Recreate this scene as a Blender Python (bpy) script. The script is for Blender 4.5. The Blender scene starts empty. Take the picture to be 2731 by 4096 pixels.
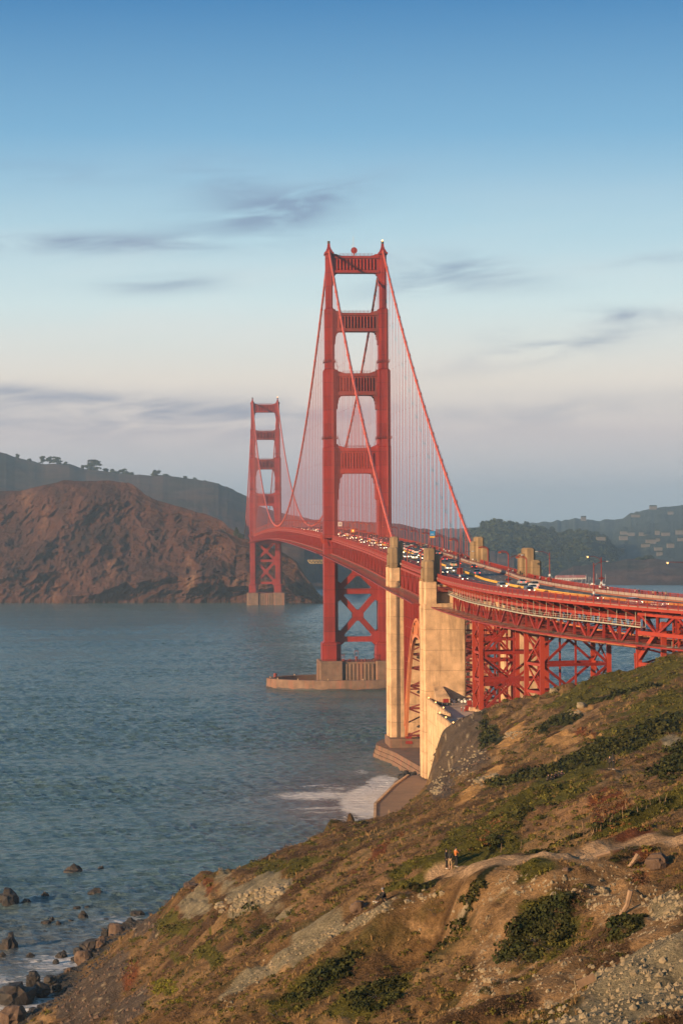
import bpy, math, random
import numpy as np
from mathutils import Vector, Matrix
random.seed(7); RNG = np.random.default_rng(7)
S = bpy.context.scene
COL = S.collection
PI = math.pi

# ---------------------------------------------------------------- camera
CAM = np.array([-86.789, -1110.776, 77.80]); YAW, PIT, ROLL, FPX = 0.07089896, 0.009669399, -0.005344418, 8766.41
FW = np.array([math.sin(YAW)*math.cos(PIT), math.cos(YAW)*math.cos(PIT), math.sin(PIT)])
RT = np.array([math.cos(YAW), -math.sin(YAW), 0.0]); UP = np.cross(RT, FW)
cr, sr = math.cos(ROLL), math.sin(ROLL)
XC = cr*RT + sr*UP; YC = cr*UP - sr*RT
cd = bpy.data.cameras.new('camera'); cam = bpy.data.objects.new('camera', cd); COL.objects.link(cam)
cam.matrix_world = Matrix(((XC[0], YC[0], -FW[0], CAM[0]), (XC[1], YC[1], -FW[1], CAM[1]), (XC[2], YC[2], -FW[2], CAM[2]), (0, 0, 0, 1)))
cd.sensor_fit = 'HORIZONTAL'; cd.sensor_width = 24.0; cd.lens = FPX/2731*24; cd.clip_start = 1.0; cd.clip_end = 30000
S.camera = cam

# ---------------------------------------------------------------- exposure, sky, sun
S.view_settings.view_transform = 'Standard'; S.view_settings.look = 'None'
S.view_settings.exposure = 0.68; S.view_settings.gamma = 1.0
SUN_AZ, SUN_EL = math.radians(236), math.radians(13)          # clockwise from +Y
SD = Vector((math.sin(SUN_AZ)*math.cos(SUN_EL), math.cos(SUN_AZ)*math.cos(SUN_EL), math.sin(SUN_EL)))
sl = bpy.data.lights.new('sun', 'SUN'); sl.energy = 5.0; sl.angle = math.radians(0.6); sl.color = (1.0, 0.67, 0.36)
so = bpy.data.objects.new('sun', sl); COL.objects.link(so); so.rotation_euler = SD.to_track_quat('Z', 'Y').to_euler()
S.cycles.volume_bounces = 1; S.cycles.max_bounces = 6; S.cycles.transparent_max_bounces = 16

SKY_GAIN = 0.80
W = bpy.data.worlds.new('World'); S.world = W; W.use_nodes = True
nt = W.node_tree; nt.nodes.clear()
def N(nt, t, **k):
    n = nt.nodes.new(t)
    for a, b in k.items():
        if a == 'inp':
            for i, v in b.items(): n.inputs[i].default_value = v
        else: setattr(n, a, b)
    return n
def L(nt, a, b): nt.links.new(a, b)
def math_(nt, op, a, b=None, c=None, clamp=False):
    n = nt.nodes.new('ShaderNodeMath'); n.operation = op; n.use_clamp = clamp
    for i, v in enumerate((a, b, c)):
        if v is None: continue
        if isinstance(v, (int, float)): n.inputs[i].default_value = v
        else: nt.links.new(v, n.inputs[i])
    return n.outputs[0]
def ramp(nt, fac, stops, interp='LINEAR'):
    r = nt.nodes.new('ShaderNodeValToRGB'); r.color_ramp.interpolation = interp
    e = r.color_ramp.elements
    while len(e) < len(stops): e.new(0.5)
    for x, (p, c) in zip(e, stops):
        x.position = p; x.color = tuple(c)+(1,) if len(c) == 3 else c
    nt.links.new(fac, r.inputs[0]); return r.outputs[0]
def mix(nt, fac, a, b, mode='MIX'):
    n = nt.nodes.new('ShaderNodeMix'); n.data_type = 'RGBA'; n.blend_type = mode
    for s, v in ((n.inputs[0], fac), (n.inputs[6], a), (n.inputs[7], b)):
        if isinstance(v, (int, float)): s.default_value = v
        elif isinstance(v, tuple): s.default_value = v+(1,) if len(v) == 3 else v
        else: nt.links.new(v, s)
    return n.outputs[2]
def srgb(r, g, b):
    f = lambda c: (c/255/12.92 if c/255 <= .04045 else ((c/255+.055)/1.055)**2.4)
    return (f(r), f(g), f(b))
sky = N(nt, 'ShaderNodeTexSky', sky_type='NISHITA', sun_disc=False, sun_elevation=SUN_EL, sun_rotation=SUN_AZ, altitude=80, air_density=1.3, dust_density=1.5, ozone_density=2.0)
geo = N(nt, 'ShaderNodeTexCoord'); sep = N(nt, 'ShaderNodeSeparateXYZ'); L(nt, geo.outputs['Generated'], sep.inputs[0])
sx, sy, sz = sep.outputs
az = math_(nt, 'ARCTAN2', sx, sy); el = math_(nt, 'ARCSINE', sz)
eld = math_(nt, 'MULTIPLY', el, 180/PI)                        # elevation in degrees
azd = math_(nt, 'SUBTRACT', math_(nt, 'MULTIPLY', az, 180/PI), 4.06)
f01 = math_(nt, 'DIVIDE', eld, 40.0, clamp=True)
SKYT = [(0.0, srgb(158, 176, 188)), (0.03, srgb(168, 178, 190)), (0.065, srgb(194, 186, 190)), (0.10, srgb(216, 207, 200)), (0.15, srgb(196, 213, 217)),
        (0.20, srgb(162, 194, 210)), (0.26, srgb(108, 160, 196)), (0.345, srgb(44, 114, 168)), (0.6, srgb(60, 125, 165)), (1.0, srgb(50, 105, 140))]
grad = ramp(nt, f01, SKYT)
# thin cloud streaks: noise over azimuth / elevation, stretched sideways, gathered into banks
cv = N(nt, 'ShaderNodeCombineXYZ'); L(nt, math_(nt, 'MULTIPLY', azd, 0.30), cv.inputs[0])
L(nt, math_(nt, 'ADD', math_(nt, 'MULTIPLY', eld, 1.5), math_(nt, 'MULTIPLY', azd, -0.10)), cv.inputs[1])
n1 = N(nt, 'ShaderNodeTexNoise', inp={'Scale': 1.0, 'Detail': 7.0, 'Roughness': 0.56, 'Distortion': 0.5}); L(nt, cv.outputs[0], n1.inputs['Vector'])
def blob(a0, e0, wa, we, s, tilt=0.0):
    da = math_(nt, 'SUBTRACT', azd, a0)
    de = math_(nt, 'SUBTRACT', math_(nt, 'SUBTRACT', eld, e0), math_(nt, 'MULTIPLY', da, tilt))
    q = math_(nt, 'ADD', math_(nt, 'POWER', math_(nt, 'ABSOLUTE', math_(nt, 'DIVIDE', da, wa)), 2.0), math_(nt, 'POWER', math_(nt, 'ABSOLUTE', math_(nt, 'DIVIDE', de, we)), 2.0))
    return math_(nt, 'MULTIPLY', math_(nt, 'EXPONENT', math_(nt, 'MULTIPLY', q, -1.0)), s)
def pix(x, y): return ((x-784)/5033*57.3, (1225-y)/5033*57.3)
bl = None
for x, y, wx, wy, s, t in [(190, 562, 300, 22, 1.1, 0.0), (690, 474, 150, 32, 1.1, .30), (560, 445, 130, 60, 0.6, -.2), (600, 510, 220, 45, 0.5, .1),
                           (1050, 625, 170, 36, 1.0, -.12), (960, 665, 140, 28, .6, .1), (1440, 736, 130, 18, 1.1, -.02), (1320, 790, 150, 18, .8, .14), (1200, 762, 90, 14, .6, .15),
                           (1190, 830, 220, 26, .5, .12), (380, 655, 160, 20, .7, .05), (60, 900, 260, 18, .8, -.1), (150, 960, 480, 50, .8, -.03), (560, 945, 380, 34, .6, .0), (1400, 950, 400, 40, .5, .03), (60, 410, 260, 24, .4, 0), (1500, 610, 160, 14, .5, .05)]:
    a0, e0 = pix(x, y); b_ = blob(a0, e0, wx/5033*57.3, wy/5033*57.3, s, t)
    bl = b_ if bl is None else math_(nt, 'ADD', bl, b_)
nz = math_(nt, 'SUBTRACT', n1.outputs[0], 0.36); nz = math_(nt, 'MULTIPLY', nz, 4.2, clamp=True)
cm = math_(nt, 'MULTIPLY', bl, nz, clamp=True)
skyc = mix(nt, math_(nt, 'MULTIPLY', cm, 0.72), grad, srgb(108, 124, 158))
n2 = N(nt, 'ShaderNodeTexNoise', inp={'Scale': 0.45, 'Detail': 5.0, 'Roughness': 0.5}); L(nt, cv.outputs[0], n2.inputs['Vector'])
hi = math_(nt, 'MULTIPLY', math_(nt, 'SUBTRACT', n2.outputs[0], 0.45), 3.0, clamp=True)
band = blob(0, 5.0, 60, 3.2, 0.28); skyc = mix(nt, math_(nt, 'MULTIPLY', hi, band), skyc, srgb(226, 214, 210))
# pull the physical sky towards those hues, leaving its own brightness falloff away from the sun
sc_ = N(nt, 'ShaderNodeVectorMath', operation='SCALE'); L(nt, skyc, sc_.inputs[0]); sc_.inputs['Scale'].default_value = SKY_GAIN/0.1
tint = mix(nt, 0.15, sc_.outputs[0], sky.outputs[0])
bg = N(nt, 'ShaderNodeBackground'); L(nt, tint, bg.inputs[0]); bg.inputs[1].default_value = 0.1
wo = N(nt, 'ShaderNodeOutputWorld'); L(nt, bg.outputs[0], wo.inputs[0])

# ---------------------------------------------------------------- helpers
def ray(u, v):
    A, B = u-1365.5, v-2048.0
    return FW + XC*(A/FPX) - YC*(B/FPX)
def atd(x, y, d):                       # 1568-wide photo coordinates and depth -> world
    k = 2731/1568; return CAM + ray(x*k, y*k)*d
def srcz(u, v, z):
    r = ray(u, v); return CAM + r*((z-CAM[2])/r[2])
def tag(o, label=None, cat=None, group=None, kind=None):
    if label: o['label'] = label
    if cat: o['category'] = cat
    if group: o['group'] = group
    if kind: o['kind'] = kind
    return o
def empty(name, loc=(0, 0, 0), label=None, cat=None, group=None, rz=0):
    o = bpy.data.objects.new(name, None); COL.objects.link(o); o.location = loc; o.rotation_euler = (0, 0, rz); o.empty_display_size = 1
    return tag(o, label, cat, group)
def npmesh(name, v, f, mats, parent=None, mi=None, smooth=False, loc=None):
    v = np.asarray(v, dtype=np.float32).reshape(-1, 3); me = bpy.data.meshes.new(name)
    if isinstance(f, np.ndarray):
        k = f.shape[1]; n = len(f); fl = f.astype(np.int32).ravel(); st = np.arange(n, dtype=np.int32)*k; tot = np.full(n, k, np.int32)
    else:
        tot = np.array([len(q) for q in f], np.int32); st = np.concatenate([[0], np.cumsum(tot)[:-1]]).astype(np.int32); fl = np.fromiter((i for q in f for i in q), np.int32); n = len(f)
    me.vertices.add(len(v)); me.vertices.foreach_set('co', v.ravel())
    me.loops.add(len(fl)); me.loops.foreach_set('vertex_index', fl)
    me.polygons.add(n); me.polygons.foreach_set('loop_start', st); me.polygons.foreach_set('loop_total', tot)
    if mi is not None: me.polygons.foreach_set('material_index', np.asarray(mi, np.int32))
    me.polygons.foreach_set('use_smooth', np.full(n, bool(smooth)))
    for m in (mats if isinstance(mats, (list, tuple)) else [mats]): me.materials.append(m)
    me.update(); me.validate(verbose=False)
    o = bpy.data.objects.new(name, me); COL.objects.link(o)
    if parent: o.parent = parent
    if loc is not None: o.location = loc
    return o
class MB:
    def __init__(s): s.v = []; s.f = []; s.m = []; s.cm = 0
    def add(s, vs, fs):
        b = len(s.v); s.v += [tuple(map(float, p)) for p in vs]; s.f += [tuple(b+i for i in q) for q in fs]; s.m += [s.cm]*len(fs)
    def frus(s, a, b, z0, z1):          # a, b = (x0, x1, y0, y1) at z0 and z1
        vs = [(a[0], a[2], z0), (a[1], a[2], z0), (a[1], a[3], z0), (a[0], a[3], z0), (b[0], b[2], z1), (b[1], b[2], z1), (b[1], b[3], z1), (b[0], b[3], z1)]
        s.add(vs, [(0, 3, 2, 1), (4, 5, 6, 7), (0, 1, 5, 4), (1, 2, 6, 5), (2, 3, 7, 6), (3, 0, 4, 7)])
    def box(s, x0, x1, y0, y1, z0, z1): s.frus((x0, x1, y0, y1), (x0, x1, y0, y1), z0, z1)
    def bar(s, p, q, w, h=None, up=(0, 0, 1)):
        p = np.array(p, float); q = np.array(q, float); h = h or w; d = q-p; n = np.linalg.norm(d)
        if n < 1e-6: return
        d /= n; up = np.array(up, float)
        if abs(d@up) > .985: up = np.array((0., 1., 0.)) if abs(d[1]) < .9 else np.array((1., 0, 0))
        a = np.cross(d, up); a /= np.linalg.norm(a); b = np.cross(a, d); a = a*w/2; b = b*h/2
        vs = [p-a-b, p+a-b, p+a+b, p-a+b, q-a-b, q+a-b, q+a+b, q-a+b]
        s.add(vs, [(0, 3, 2, 1), (4, 5, 6, 7), (0, 1, 5, 4), (1, 2, 6, 5), (2, 3, 7, 6), (3, 0, 4, 7)])
    def tube(s, pts, r, n=8, cap=True):
        pts = [np.array(p, float) for p in pts]; rr = r if isinstance(r, (list, tuple, np.ndarray)) else [r]*len(pts)
        rings = []; pa = None
        for i, p in enumerate(pts):
            d = pts[min(i+1, len(pts)-1)]-pts[max(i-1, 0)]; d /= (np.linalg.norm(d) or 1)
            if pa is None: pa = np.cross(d, (0, 0, 1.) if abs(d[2]) < .9 else (0, 1., 0))
            pa = pa - d*(pa@d); pa /= np.linalg.norm(pa); b = np.cross(d, pa)
            rings.append([p+rr[i]*(math.cos(2*PI*k/n)*pa+math.sin(2*PI*k/n)*b) for k in range(n)])
        vs = [q for R_ in rings for q in R_]; fs = []
        for i in range(len(pts)-1):
            for k in range(n): fs.append((i*n+k, i*n+(k+1) % n, (i+1)*n+(k+1) % n, (i+1)*n+k))
        if cap: fs += [tuple(range(n))[::-1], tuple((len(pts)-1)*n+k for k in range(n))]
        s.add(vs, fs)
    def prism(s, poly, a, b, axis='y'):  # polygon in the other two axes, extruded from a to b
        n = len(poly); mk = {'y': lambda p, t: (p[0], t, p[1]), 'z': lambda p, t: (p[0], p[1], t), 'x': lambda p, t: (t, p[0], p[1])}[axis]
        s.add([mk(p, a) for p in poly]+[mk(p, b) for p in poly], [tuple(range(n)), tuple(range(n, 2*n))[::-1]]+[(i, n+i, n+(i+1) % n, (i+1) % n) for i in range(n)])
    def chbox(s, x0, x1, y0, y1, z0, z1, c=.5, t=.4):   # chamfered pillar
        P = lambda k: [(x0+c+k, y0+k), (x1-c-k, y0+k), (x1-k, y0+c+k), (x1-k, y1-c-k), (x1-c-k, y1-k), (x0+c+k, y1-k), (x0+k, y1-c-k), (x0+k, y0+c+k)]
        vs = [(x, y, z0) for x, y in P(0)]+[(x, y, z1-t) for x, y in P(0)]+[(x, y, z1) for x, y in P(t)]
        fs = [tuple(range(8))[::-1], tuple(range(16, 24))]
        for k in range(2):
            for i in range(8): fs.append((k*8+i, k*8+(i+1) % 8, k*8+8+(i+1) % 8, k*8+8+i))
        s.add(vs, fs)
    def sphere(s, c, r, n=8, m=6):
        r = np.array(r if hasattr(r, '__len__') else (r, r, r), float); vs = [np.array(c)+(0, 0, r[2])]
        for i in range(1, m):
            for k in range(n): vs.append(np.array(c)+r*(math.sin(PI*i/m)*math.cos(2*PI*k/n), math.sin(PI*i/m)*math.sin(2*PI*k/n), math.cos(PI*i/m)))
        vs.append(np.array(c)-(0, 0, r[2])); fs = [(0, 1+k, 1+(k+1) % n) for k in range(n)]
        for i in range(m-2):
            for k in range(n): a = 1+i*n; fs.append((a+k, a+n+k, a+n+(k+1) % n, a+(k+1) % n))
        a = 1+(m-2)*n; fs += [(len(vs)-1, a+(k+1) % n, a+k) for k in range(n)]
        s.add(vs, fs)
    def build(s, name, mat, parent=None, smooth=False, loc=None):
        if not s.v: return None
        return npmesh(name, s.v, s.f, mat, parent, s.m if isinstance(mat, (list, tuple)) else None, smooth, loc)

# value noise
def _h(ix, iy, iz, seed):
    h = (ix*374761393 + iy*668265263 + iz*2147483647 + seed*1274126177) & 0xffffffff
    h = ((h ^ (h >> 13))*1274126177) & 0xffffffff
    return ((h ^ (h >> 16)) & 0xffff)/65535.0
def vnoise(x, y, z=0, seed=0):
    x = np.asarray(x, float); y = np.asarray(y, float); z = np.zeros_like(x)+z
    ix, iy, iz = np.floor(x).astype(np.int64), np.floor(y).astype(np.int64), np.floor(z).astype(np.int64)
    fx, fy, fz = x-ix, y-iy, z-iz; fx = fx*fx*(3-2*fx); fy = fy*fy*(3-2*fy); fz = fz*fz*(3-2*fz)
    r = 0
    for dz, wz in ((0, 1-fz), (1, fz)):
        if dz and not np.any(fz): break
        for dx, wx in ((0, 1-fx), (1, fx)):
            for dy, wy in ((0, 1-fy), (1, fy)): r = r + wz*wx*wy*_h(ix+dx, iy+dy, iz+dz, seed)
    return r*2-1
def fbm(x, y, o=5, seed=0, g=.5, z=0, ridged=False):
    a = 1; t = 0; s_ = 0
    for i in range(o):
        n_ = vnoise(x*2**i+i*17.3, y*2**i-i*9.1, z*2**i if not np.isscalar(z) or z else 0, seed+i)
        if ridged: n_ = 1-2*np.abs(n_)
        t = t+a*n_; s_ += a; a *= g
    return t/s_

# ---------------------------------------------------------------- materials
def material(name, col, rough=.6, var=.12, scale=.3, spec=.4, metal=0.0, bump=0.0, bscale=4.0, stretch=(1, 1, 1), stain=None, stain_amt=0.0, stain_scale=(.6, .6, .05), object_space=False):
    m = bpy.data.materials.new(name); m.use_nodes = True; t = m.node_tree; b = t.nodes['Principled BSDF']
    tc = N(t, 'ShaderNodeTexCoord'); mp = N(t, 'ShaderNodeMapping'); L(t, tc.outputs['Object'], mp.inputs[0]); mp.inputs['Scale'].default_value = stretch
    n_ = N(t, 'ShaderNodeTexNoise', inp={'Scale': scale, 'Detail': 6.0, 'Roughness': 0.6}); L(t, mp.outputs[0], n_.inputs['Vector'])
    lo = tuple(max(0, c*(1-var*1.6)) for c in col); hi_ = tuple(min(1, c*(1+var*1.6)) for c in col)
    c = ramp(t, n_.outputs[0], [(0.25, lo), (0.75, hi_)])
    if stain:
        mp2 = N(t, 'ShaderNodeMapping'); L(t, tc.outputs['Object'], mp2.inputs[0]); mp2.inputs['Scale'].default_value = stain_scale
        n3 = N(t, 'ShaderNodeTexNoise', inp={'Scale': 1.0, 'Detail': 5.0, 'Roughness': 0.65}); L(t, mp2.outputs[0], n3.inputs['Vector'])
        sm = math_(t, 'MULTIPLY', math_(t, 'SUBTRACT', n3.outputs[0], .5), 6.0, clamp=True)
        c = mix(t, math_(t, 'MULTIPLY', sm, stain_amt), c, stain)
    L(t, c, b.inputs['Base Color']); b.inputs['Roughness'].default_value = rough; b.inputs['Metallic'].default_value = metal; b.inputs['Specular IOR Level'].default_value = spec
    if bump:
        n4 = N(t, 'ShaderNodeTexNoise', inp={'Scale': bscale, 'Detail': 6.0, 'Roughness': 0.6}); L(t, tc.outputs['Object'], n4.inputs['Vector'])
        bp = N(t, 'ShaderNodeBump'); bp.inputs['Strength'].default_value = 1.0; bp.inputs['Distance'].default_value = bump; L(t, n4.outputs[0], bp.inputs['Height']); L(t, bp.outputs[0], b.inputs['Normal'])
    return m
def emis(name, col, s):
    m = bpy.data.materials.new(name); m.use_nodes = True; b = m.node_tree.nodes['Principled BSDF']
    b.inputs['Base Color'].default_value = col+(1,); b.inputs['Emission Color'].default_value = col+(1,); b.inputs['Emission Strength'].default_value = s; return m
RED = (0.225, 0.021, 0.014)
M_RED = material('red_paint', RED, .45, .10, .15, stain=(.36, .04, .03), stain_amt=.45, stain_scale=(.35, .35, .03))
def seams(m, period, w, col, k):
    t = m.node_tree; b = t.nodes['Principled BSDF']; src = b.inputs['Base Color'].links[0].from_socket; tc = N(t, 'ShaderNodeTexCoord'); sp = N(t, 'ShaderNodeSeparateXYZ'); L(t, tc.outputs['Object'], sp.inputs[0])
    ln = math_(t, 'LESS_THAN', math_(t, 'FRACT', math_(t, 'DIVIDE', sp.outputs[2], period)), w); pn = N(t, 'ShaderNodeTexWhiteNoise', noise_dimensions='1D'); L(t, math_(t, 'FLOOR', math_(t, 'DIVIDE', sp.outputs[2], period)), pn.inputs['W'])
    c1 = mix(t, math_(t, 'MULTIPLY', ln, k), src, col); c2_ = mix(t, 1.0, c1, ramp(t, pn.outputs['Value'], [(0, (.86, .86, .86)), (1, (1.12, 1.12, 1.12))]), 'MULTIPLY'); L(t, c2_, b.inputs['Base Color'])
seams(M_RED, 7.0, .05, (.12, .02, .015), .7)
M_REDB = material('red_paint_bright', (.31, .038, .018), .45, .12, .25)
M_REDD = material('red_paint_worn_shade', (.18, .024, .018), .6, .2, .2, stain=(.12, .05, .04), stain_amt=.6, stain_scale=(.5, .5, .12))  # worn red, darkened so the floor beams carry under-deck shade in their colour
M_CABLE = material('cable_paint', (.52, .095, .06), .5, .22, .5, stain=(.62, .25, .18), stain_amt=.35, stain_scale=(.7, .3, .3))
M_ROPE = material('rope_paint', (.36, .07, .055), .6, .1, .3)
M_ORANGE = material('primer_paint', (.58, .20, .09), .6, .15, .2)
def concrete(name, col, seam=True, stainc=(.17, .12, .08), amt=.7):
    m = material(name, col, .85, .22, .28, spec=.2, bump=.08, bscale=1.5, stain=stainc, stain_amt=amt, stain_scale=(.30, .30, .035))
    if seam:
        t = m.node_tree; b = t.nodes['Principled BSDF']; src = b.inputs['Base Color'].links[0].from_socket
        tc = N(t, 'ShaderNodeTexCoord'); sp = N(t, 'ShaderNodeSeparateXYZ'); L(t, tc.outputs['Object'], sp.inputs[0])
        fr = math_(t, 'FRACT', math_(t, 'DIVIDE', sp.outputs[2], 6.1)); ln = math_(t, 'LESS_THAN', fr, .03)
        nn = N(t, 'ShaderNodeTexNoise', inp={'Scale': .8, 'Detail': 3.0}); L(t, tc.outputs['Object'], nn.inputs['Vector'])
        ln = math_(t, 'MULTIPLY', ln, math_(t, 'MULTIPLY', nn.outputs[0], .8))
        L(t, mix(t, ln, src, (.10, .075, .05)), b.inputs['Base Color'])
    return m
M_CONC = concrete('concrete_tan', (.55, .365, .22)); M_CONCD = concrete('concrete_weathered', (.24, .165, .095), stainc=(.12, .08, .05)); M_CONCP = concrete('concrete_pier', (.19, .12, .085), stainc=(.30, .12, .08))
M_CONCL = concrete('concrete_light', (.60, .43, .25), stainc=(.36, .22, .11), amt=.5)
M_PAVE = material('paved_terrace', (.46, .35, .28), .9, .15, .12, stain=(.16, .12, .10), stain_amt=.5, stain_scale=(.1, .03, .1))
M_PROM = material('promenade_paving', (.22, .135, .085), .9, .12, .2, stain=(.12, .08, .055), stain_amt=.6, stain_scale=(.06, .15, .1))
M_ASPH = material('asphalt', (.105, .095, .09), .8, .15, .4, stain=(.045, .042, .045), stain_amt=.7, stain_scale=(.5, .02, .3))
M_WALK = material('sidewalk_concrete', (.30, .23, .20), .85, .12, .6)
M_WHITE = material('white_marking', (.68, .66, .62), .7, .1, 1); M_YELL = material('yellow_marking', (.66, .36, .06), .6, .15, .5)
M_BARR = material('barrier_fence', (.30, .23, .20), .7, .15, .5); M_CURB = material('curb_red', (.26, .085, .05), .7, .15, .5)
M_STEELG = material('galvanised', (.42, .40, .34), .5, .1, 1); M_DARK = material('dark_steel', (.05, .04, .04), .6, .1, 1)
M_TAN = material('scaffold_tan', (.46, .36, .20), .6, .1, 1); M_GREY = material('sign_grey', (.5, .5, .48), .6, .05, 1)
M_BLUE = material('sign_blue', (.02, .22, .5), .5, .05, 1); M_AMB = material('amber_lens', (.8, .3, .04), .4, .05, 1)
E_LAMP = emis('lamp_glow', (1.0, .48, .12), 3); E_HEAD = emis('headlight_glow', (1.0, .80, .50), 5); E_TAIL = emis('tail_glow', (1.0, .05, .02), 2.5); E_DIM = emis('lamp_dim', (1.0, .5, .12), 1.2)
M_BLK = material('black_rubber', (.02, .02, .02), .8, .1, 1); M_GLASS = material('car_glass', (.02, .025, .03), .12, .05, 1, spec=.8)
def net_mat():
    m = bpy.data.materials.new('safety_net'); m.use_nodes = True; t = m.node_tree; b = t.nodes['Principled BSDF']; o = t.nodes['Material Output']
    b.inputs['Base Color'].default_value = (.22, .17, .13, 1); b.inputs['Roughness'].default_value = .9
    tr = N(t, 'ShaderNodeBsdfTransparent'); mx = N(t, 'ShaderNodeMixShader'); mx.inputs[0].default_value = .40
    L(t, tr.outputs[0], mx.inputs[1]); L(t, b.outputs[0], mx.inputs[2]); L(t, mx.outputs[0], o.inputs[0]); return m
M_NET = net_mat()

# ---------------------------------------------------------------- the road alignment
HS = np.array([0, 40, 70, 110, 140, 180, 240, 330]); HA = np.radians([2, 3.2, 7, 15, 19, 25, 32, 40])
ss = np.arange(0, 321, 1.0); hh = np.interp(ss, HS, HA)
cxs = 1.1+np.concatenate([[0], np.cumsum(np.sin((hh[1:]+hh[:-1])/2))]); cys = -470-np.concatenate([[0], np.cumsum(np.cos((hh[1:]+hh[:-1])/2))])
ZK = [(-470, 65.4), (-448, 66.3), (-357, 68.7), (-320, 70.0), (-225, 72.6), (-62, 75.9), (0, 77.0), (106, 78.5), (293, 80.8), (450, 82.3), (640, 83.0), (830, 82.3), (987, 80.8), (1174, 78.5), (1280, 77.0), (1342, 75.9), (1505, 72.6), (1623, 70.2)]
_zy = np.arange(-470, 1624, 1.0); _zz = np.interp(_zy, *zip(*ZK)); _k = np.ones(41)/41
_zp = np.convolve(np.pad(_zz, 20, mode='reflect', reflect_type='odd'), _k, 'valid')
def zrail(t): return float(np.interp(t, _zy, _zp)) if t >= -470 else float(_zp[0])-.02*(-470-t)
def ctr(t):
    if t >= -470: return float(np.interp(t, [-470, -357, -300], [1.1, .3, 0])), t, 0.0 if t > -469.9 else HA[0]
    s_ = -470-t; return float(np.interp(s_, ss, cxs)), float(np.interp(s_, ss, cys)), float(np.interp(s_, ss, hh))
def off(t, o, dz, ref=True):            # point at station t, o metres east of the centreline, dz above the rail top
    x, y, h = ctr(t); return (x+o*math.cos(h), y+o*math.sin(h), (zrail(t) if ref else 0)+dz)
def sweep(mb, ts, sec):                 # closed section [(o, dz)] swept along stations
    n = len(sec); vs = [off(t, o, z) for t in ts for o, z in sec]; fs = []
    for i in range(len(ts)-1):
        for k in range(n): fs.append((i*n+k, i*n+(k+1) % n, (i+1)*n+(k+1) % n, (i+1)*n+k))
    fs += [tuple(range(n))[::-1], tuple((len(ts)-1)*n+k for k in range(n))]; mb.add(vs, fs)
def rect(o0, o1, z0, z1): return [(o0, z0), (o1, z0), (o1, z1), (o0, z1)]
def stations(a, b, st):
    n = max(1, int(round(abs(b-a)/st))); return [a+(b-a)*i/n for i in range(n+1)]
T_N, T_S = 1623.0, -705.0
ALL = stations(T_N, T_S, 7.62)
DR = -1.62                              # road surface below the rail top
mb = MB(); sweep(mb, ALL, rect(-9.6, 9.6, DR-.35, DR)); o = mb.build('road', M_ASPH); o['kind'] = 'structure'
for sgn in (-1, 1):
    mb = MB(); sweep(mb, ALL, rect(*sorted((sgn*9.9, sgn*13.35)), DR-.3, DR+.28)); o = mb.build('sidewalk', M_WALK); o['kind'] = 'structure'
    mb = MB(); sweep(mb, ALL, rect(*sorted((sgn*9.605, sgn*9.895)), DR-.32, DR+.32)); o = mb.build('kerb', M_CURB); o['kind'] = 'structure'
mb = MB()
for lane in (-6.4, -3.2, 3.2, 6.4):
    for t in np.arange(-700, 600, 11.0):
        sweep(mb, [t, t+3.2], rect(lane-.09, lane+.09, DR+.004, DR+.012))
o = mb.build('lane_marking', M_WHITE); o['kind'] = 'structure'
mb = MB(); sweep(mb, stations(1280, T_S, 10), rect(-.75, -.45, DR+.01, DR+.62)); o = mb.build('median_barrier', M_YELL)
tag(o, 'long low yellow median barrier running down the middle of the roadway', 'barrier')

# ---------------------------------------------------------------- railings
def railing(name, side, a, b, step, label, post=3.8):
    r = empty(name, off((a+b)/2, side*13.5, -1.3), label, 'railing'); inv = r.location
    def bd(mb, nm, m):
        if mb.v: mb.v = [tuple(np.array(p)-np.array(inv)) for p in mb.v]; mb.build(nm, m, r)
    m1 = MB(); ts = stations(a, b, 7.62)
    sweep(m1, ts, rect(side*13.5-.09, side*13.5+.09, -.1, 0)); bd(m1, 'handrail', M_REDB)
    m1 = MB(); sweep(m1, ts, rect(side*13.5-.07, side*13.5+.07, -1.28, -1.14)); bd(m1, 'bottom_rail', M_REDB)
    m1 = MB()
    pts_ = sorted(stations(a, b, post)); mr_ = MB()
    for i_, t in enumerate(pts_):
        mq = MB() if i_ < 95 else mr_; mq.bar(off(t, side*13.5, -1.45), off(t, side*13.5, .06), .2, .2)
        if i_ < 95: bd(mq, 'post', M_REDB)
    if mr_.v: mr_.v = [tuple(np.array(p)-np.array(inv)) for p in mr_.v]; q_ = mr_.build('post', M_REDB, r); q_['kind'] = 'stuff'
    m1 = MB(); w = step*.42
    for t in stations(a, b, step):
        h = ctr(t)[2]; m1.bar(off(t, side*13.5, -1.15), off(t, side*13.5, -.08), .05, w, up=(-math.sin(h), math.cos(h), 0) if t < -470 else (0, 1, 0))
    bd(m1, 'picket', M_RED)
    m1 = MB(); sweep(m1, ts, rect(*sorted((side*13.36, side*13.72)), -2.15, -1.5)); bd(m1, 'fascia_girder', M_REDB)
for side, nm in ((-1, 'western'), (1, 'eastern')):
    railing('bridge_railing', side, -14, -336, .55, 'red picket railing on the %s edge of the deck between near tower and far pylon' % nm)
    railing('bridge_railing', side, -364, -448, .5, 'red picket railing on the %s deck edge above the arch, between the two pylons' % nm)
    railing('bridge_railing', side, -465, T_S+2, .42, 'red picket railing along the %s edge of the curved approach viaduct' % nm)
    railing('bridge_railing', side, 1266, 14, .8, 'red picket railing on the %s edge of the main span between the two towers' % nm)
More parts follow.
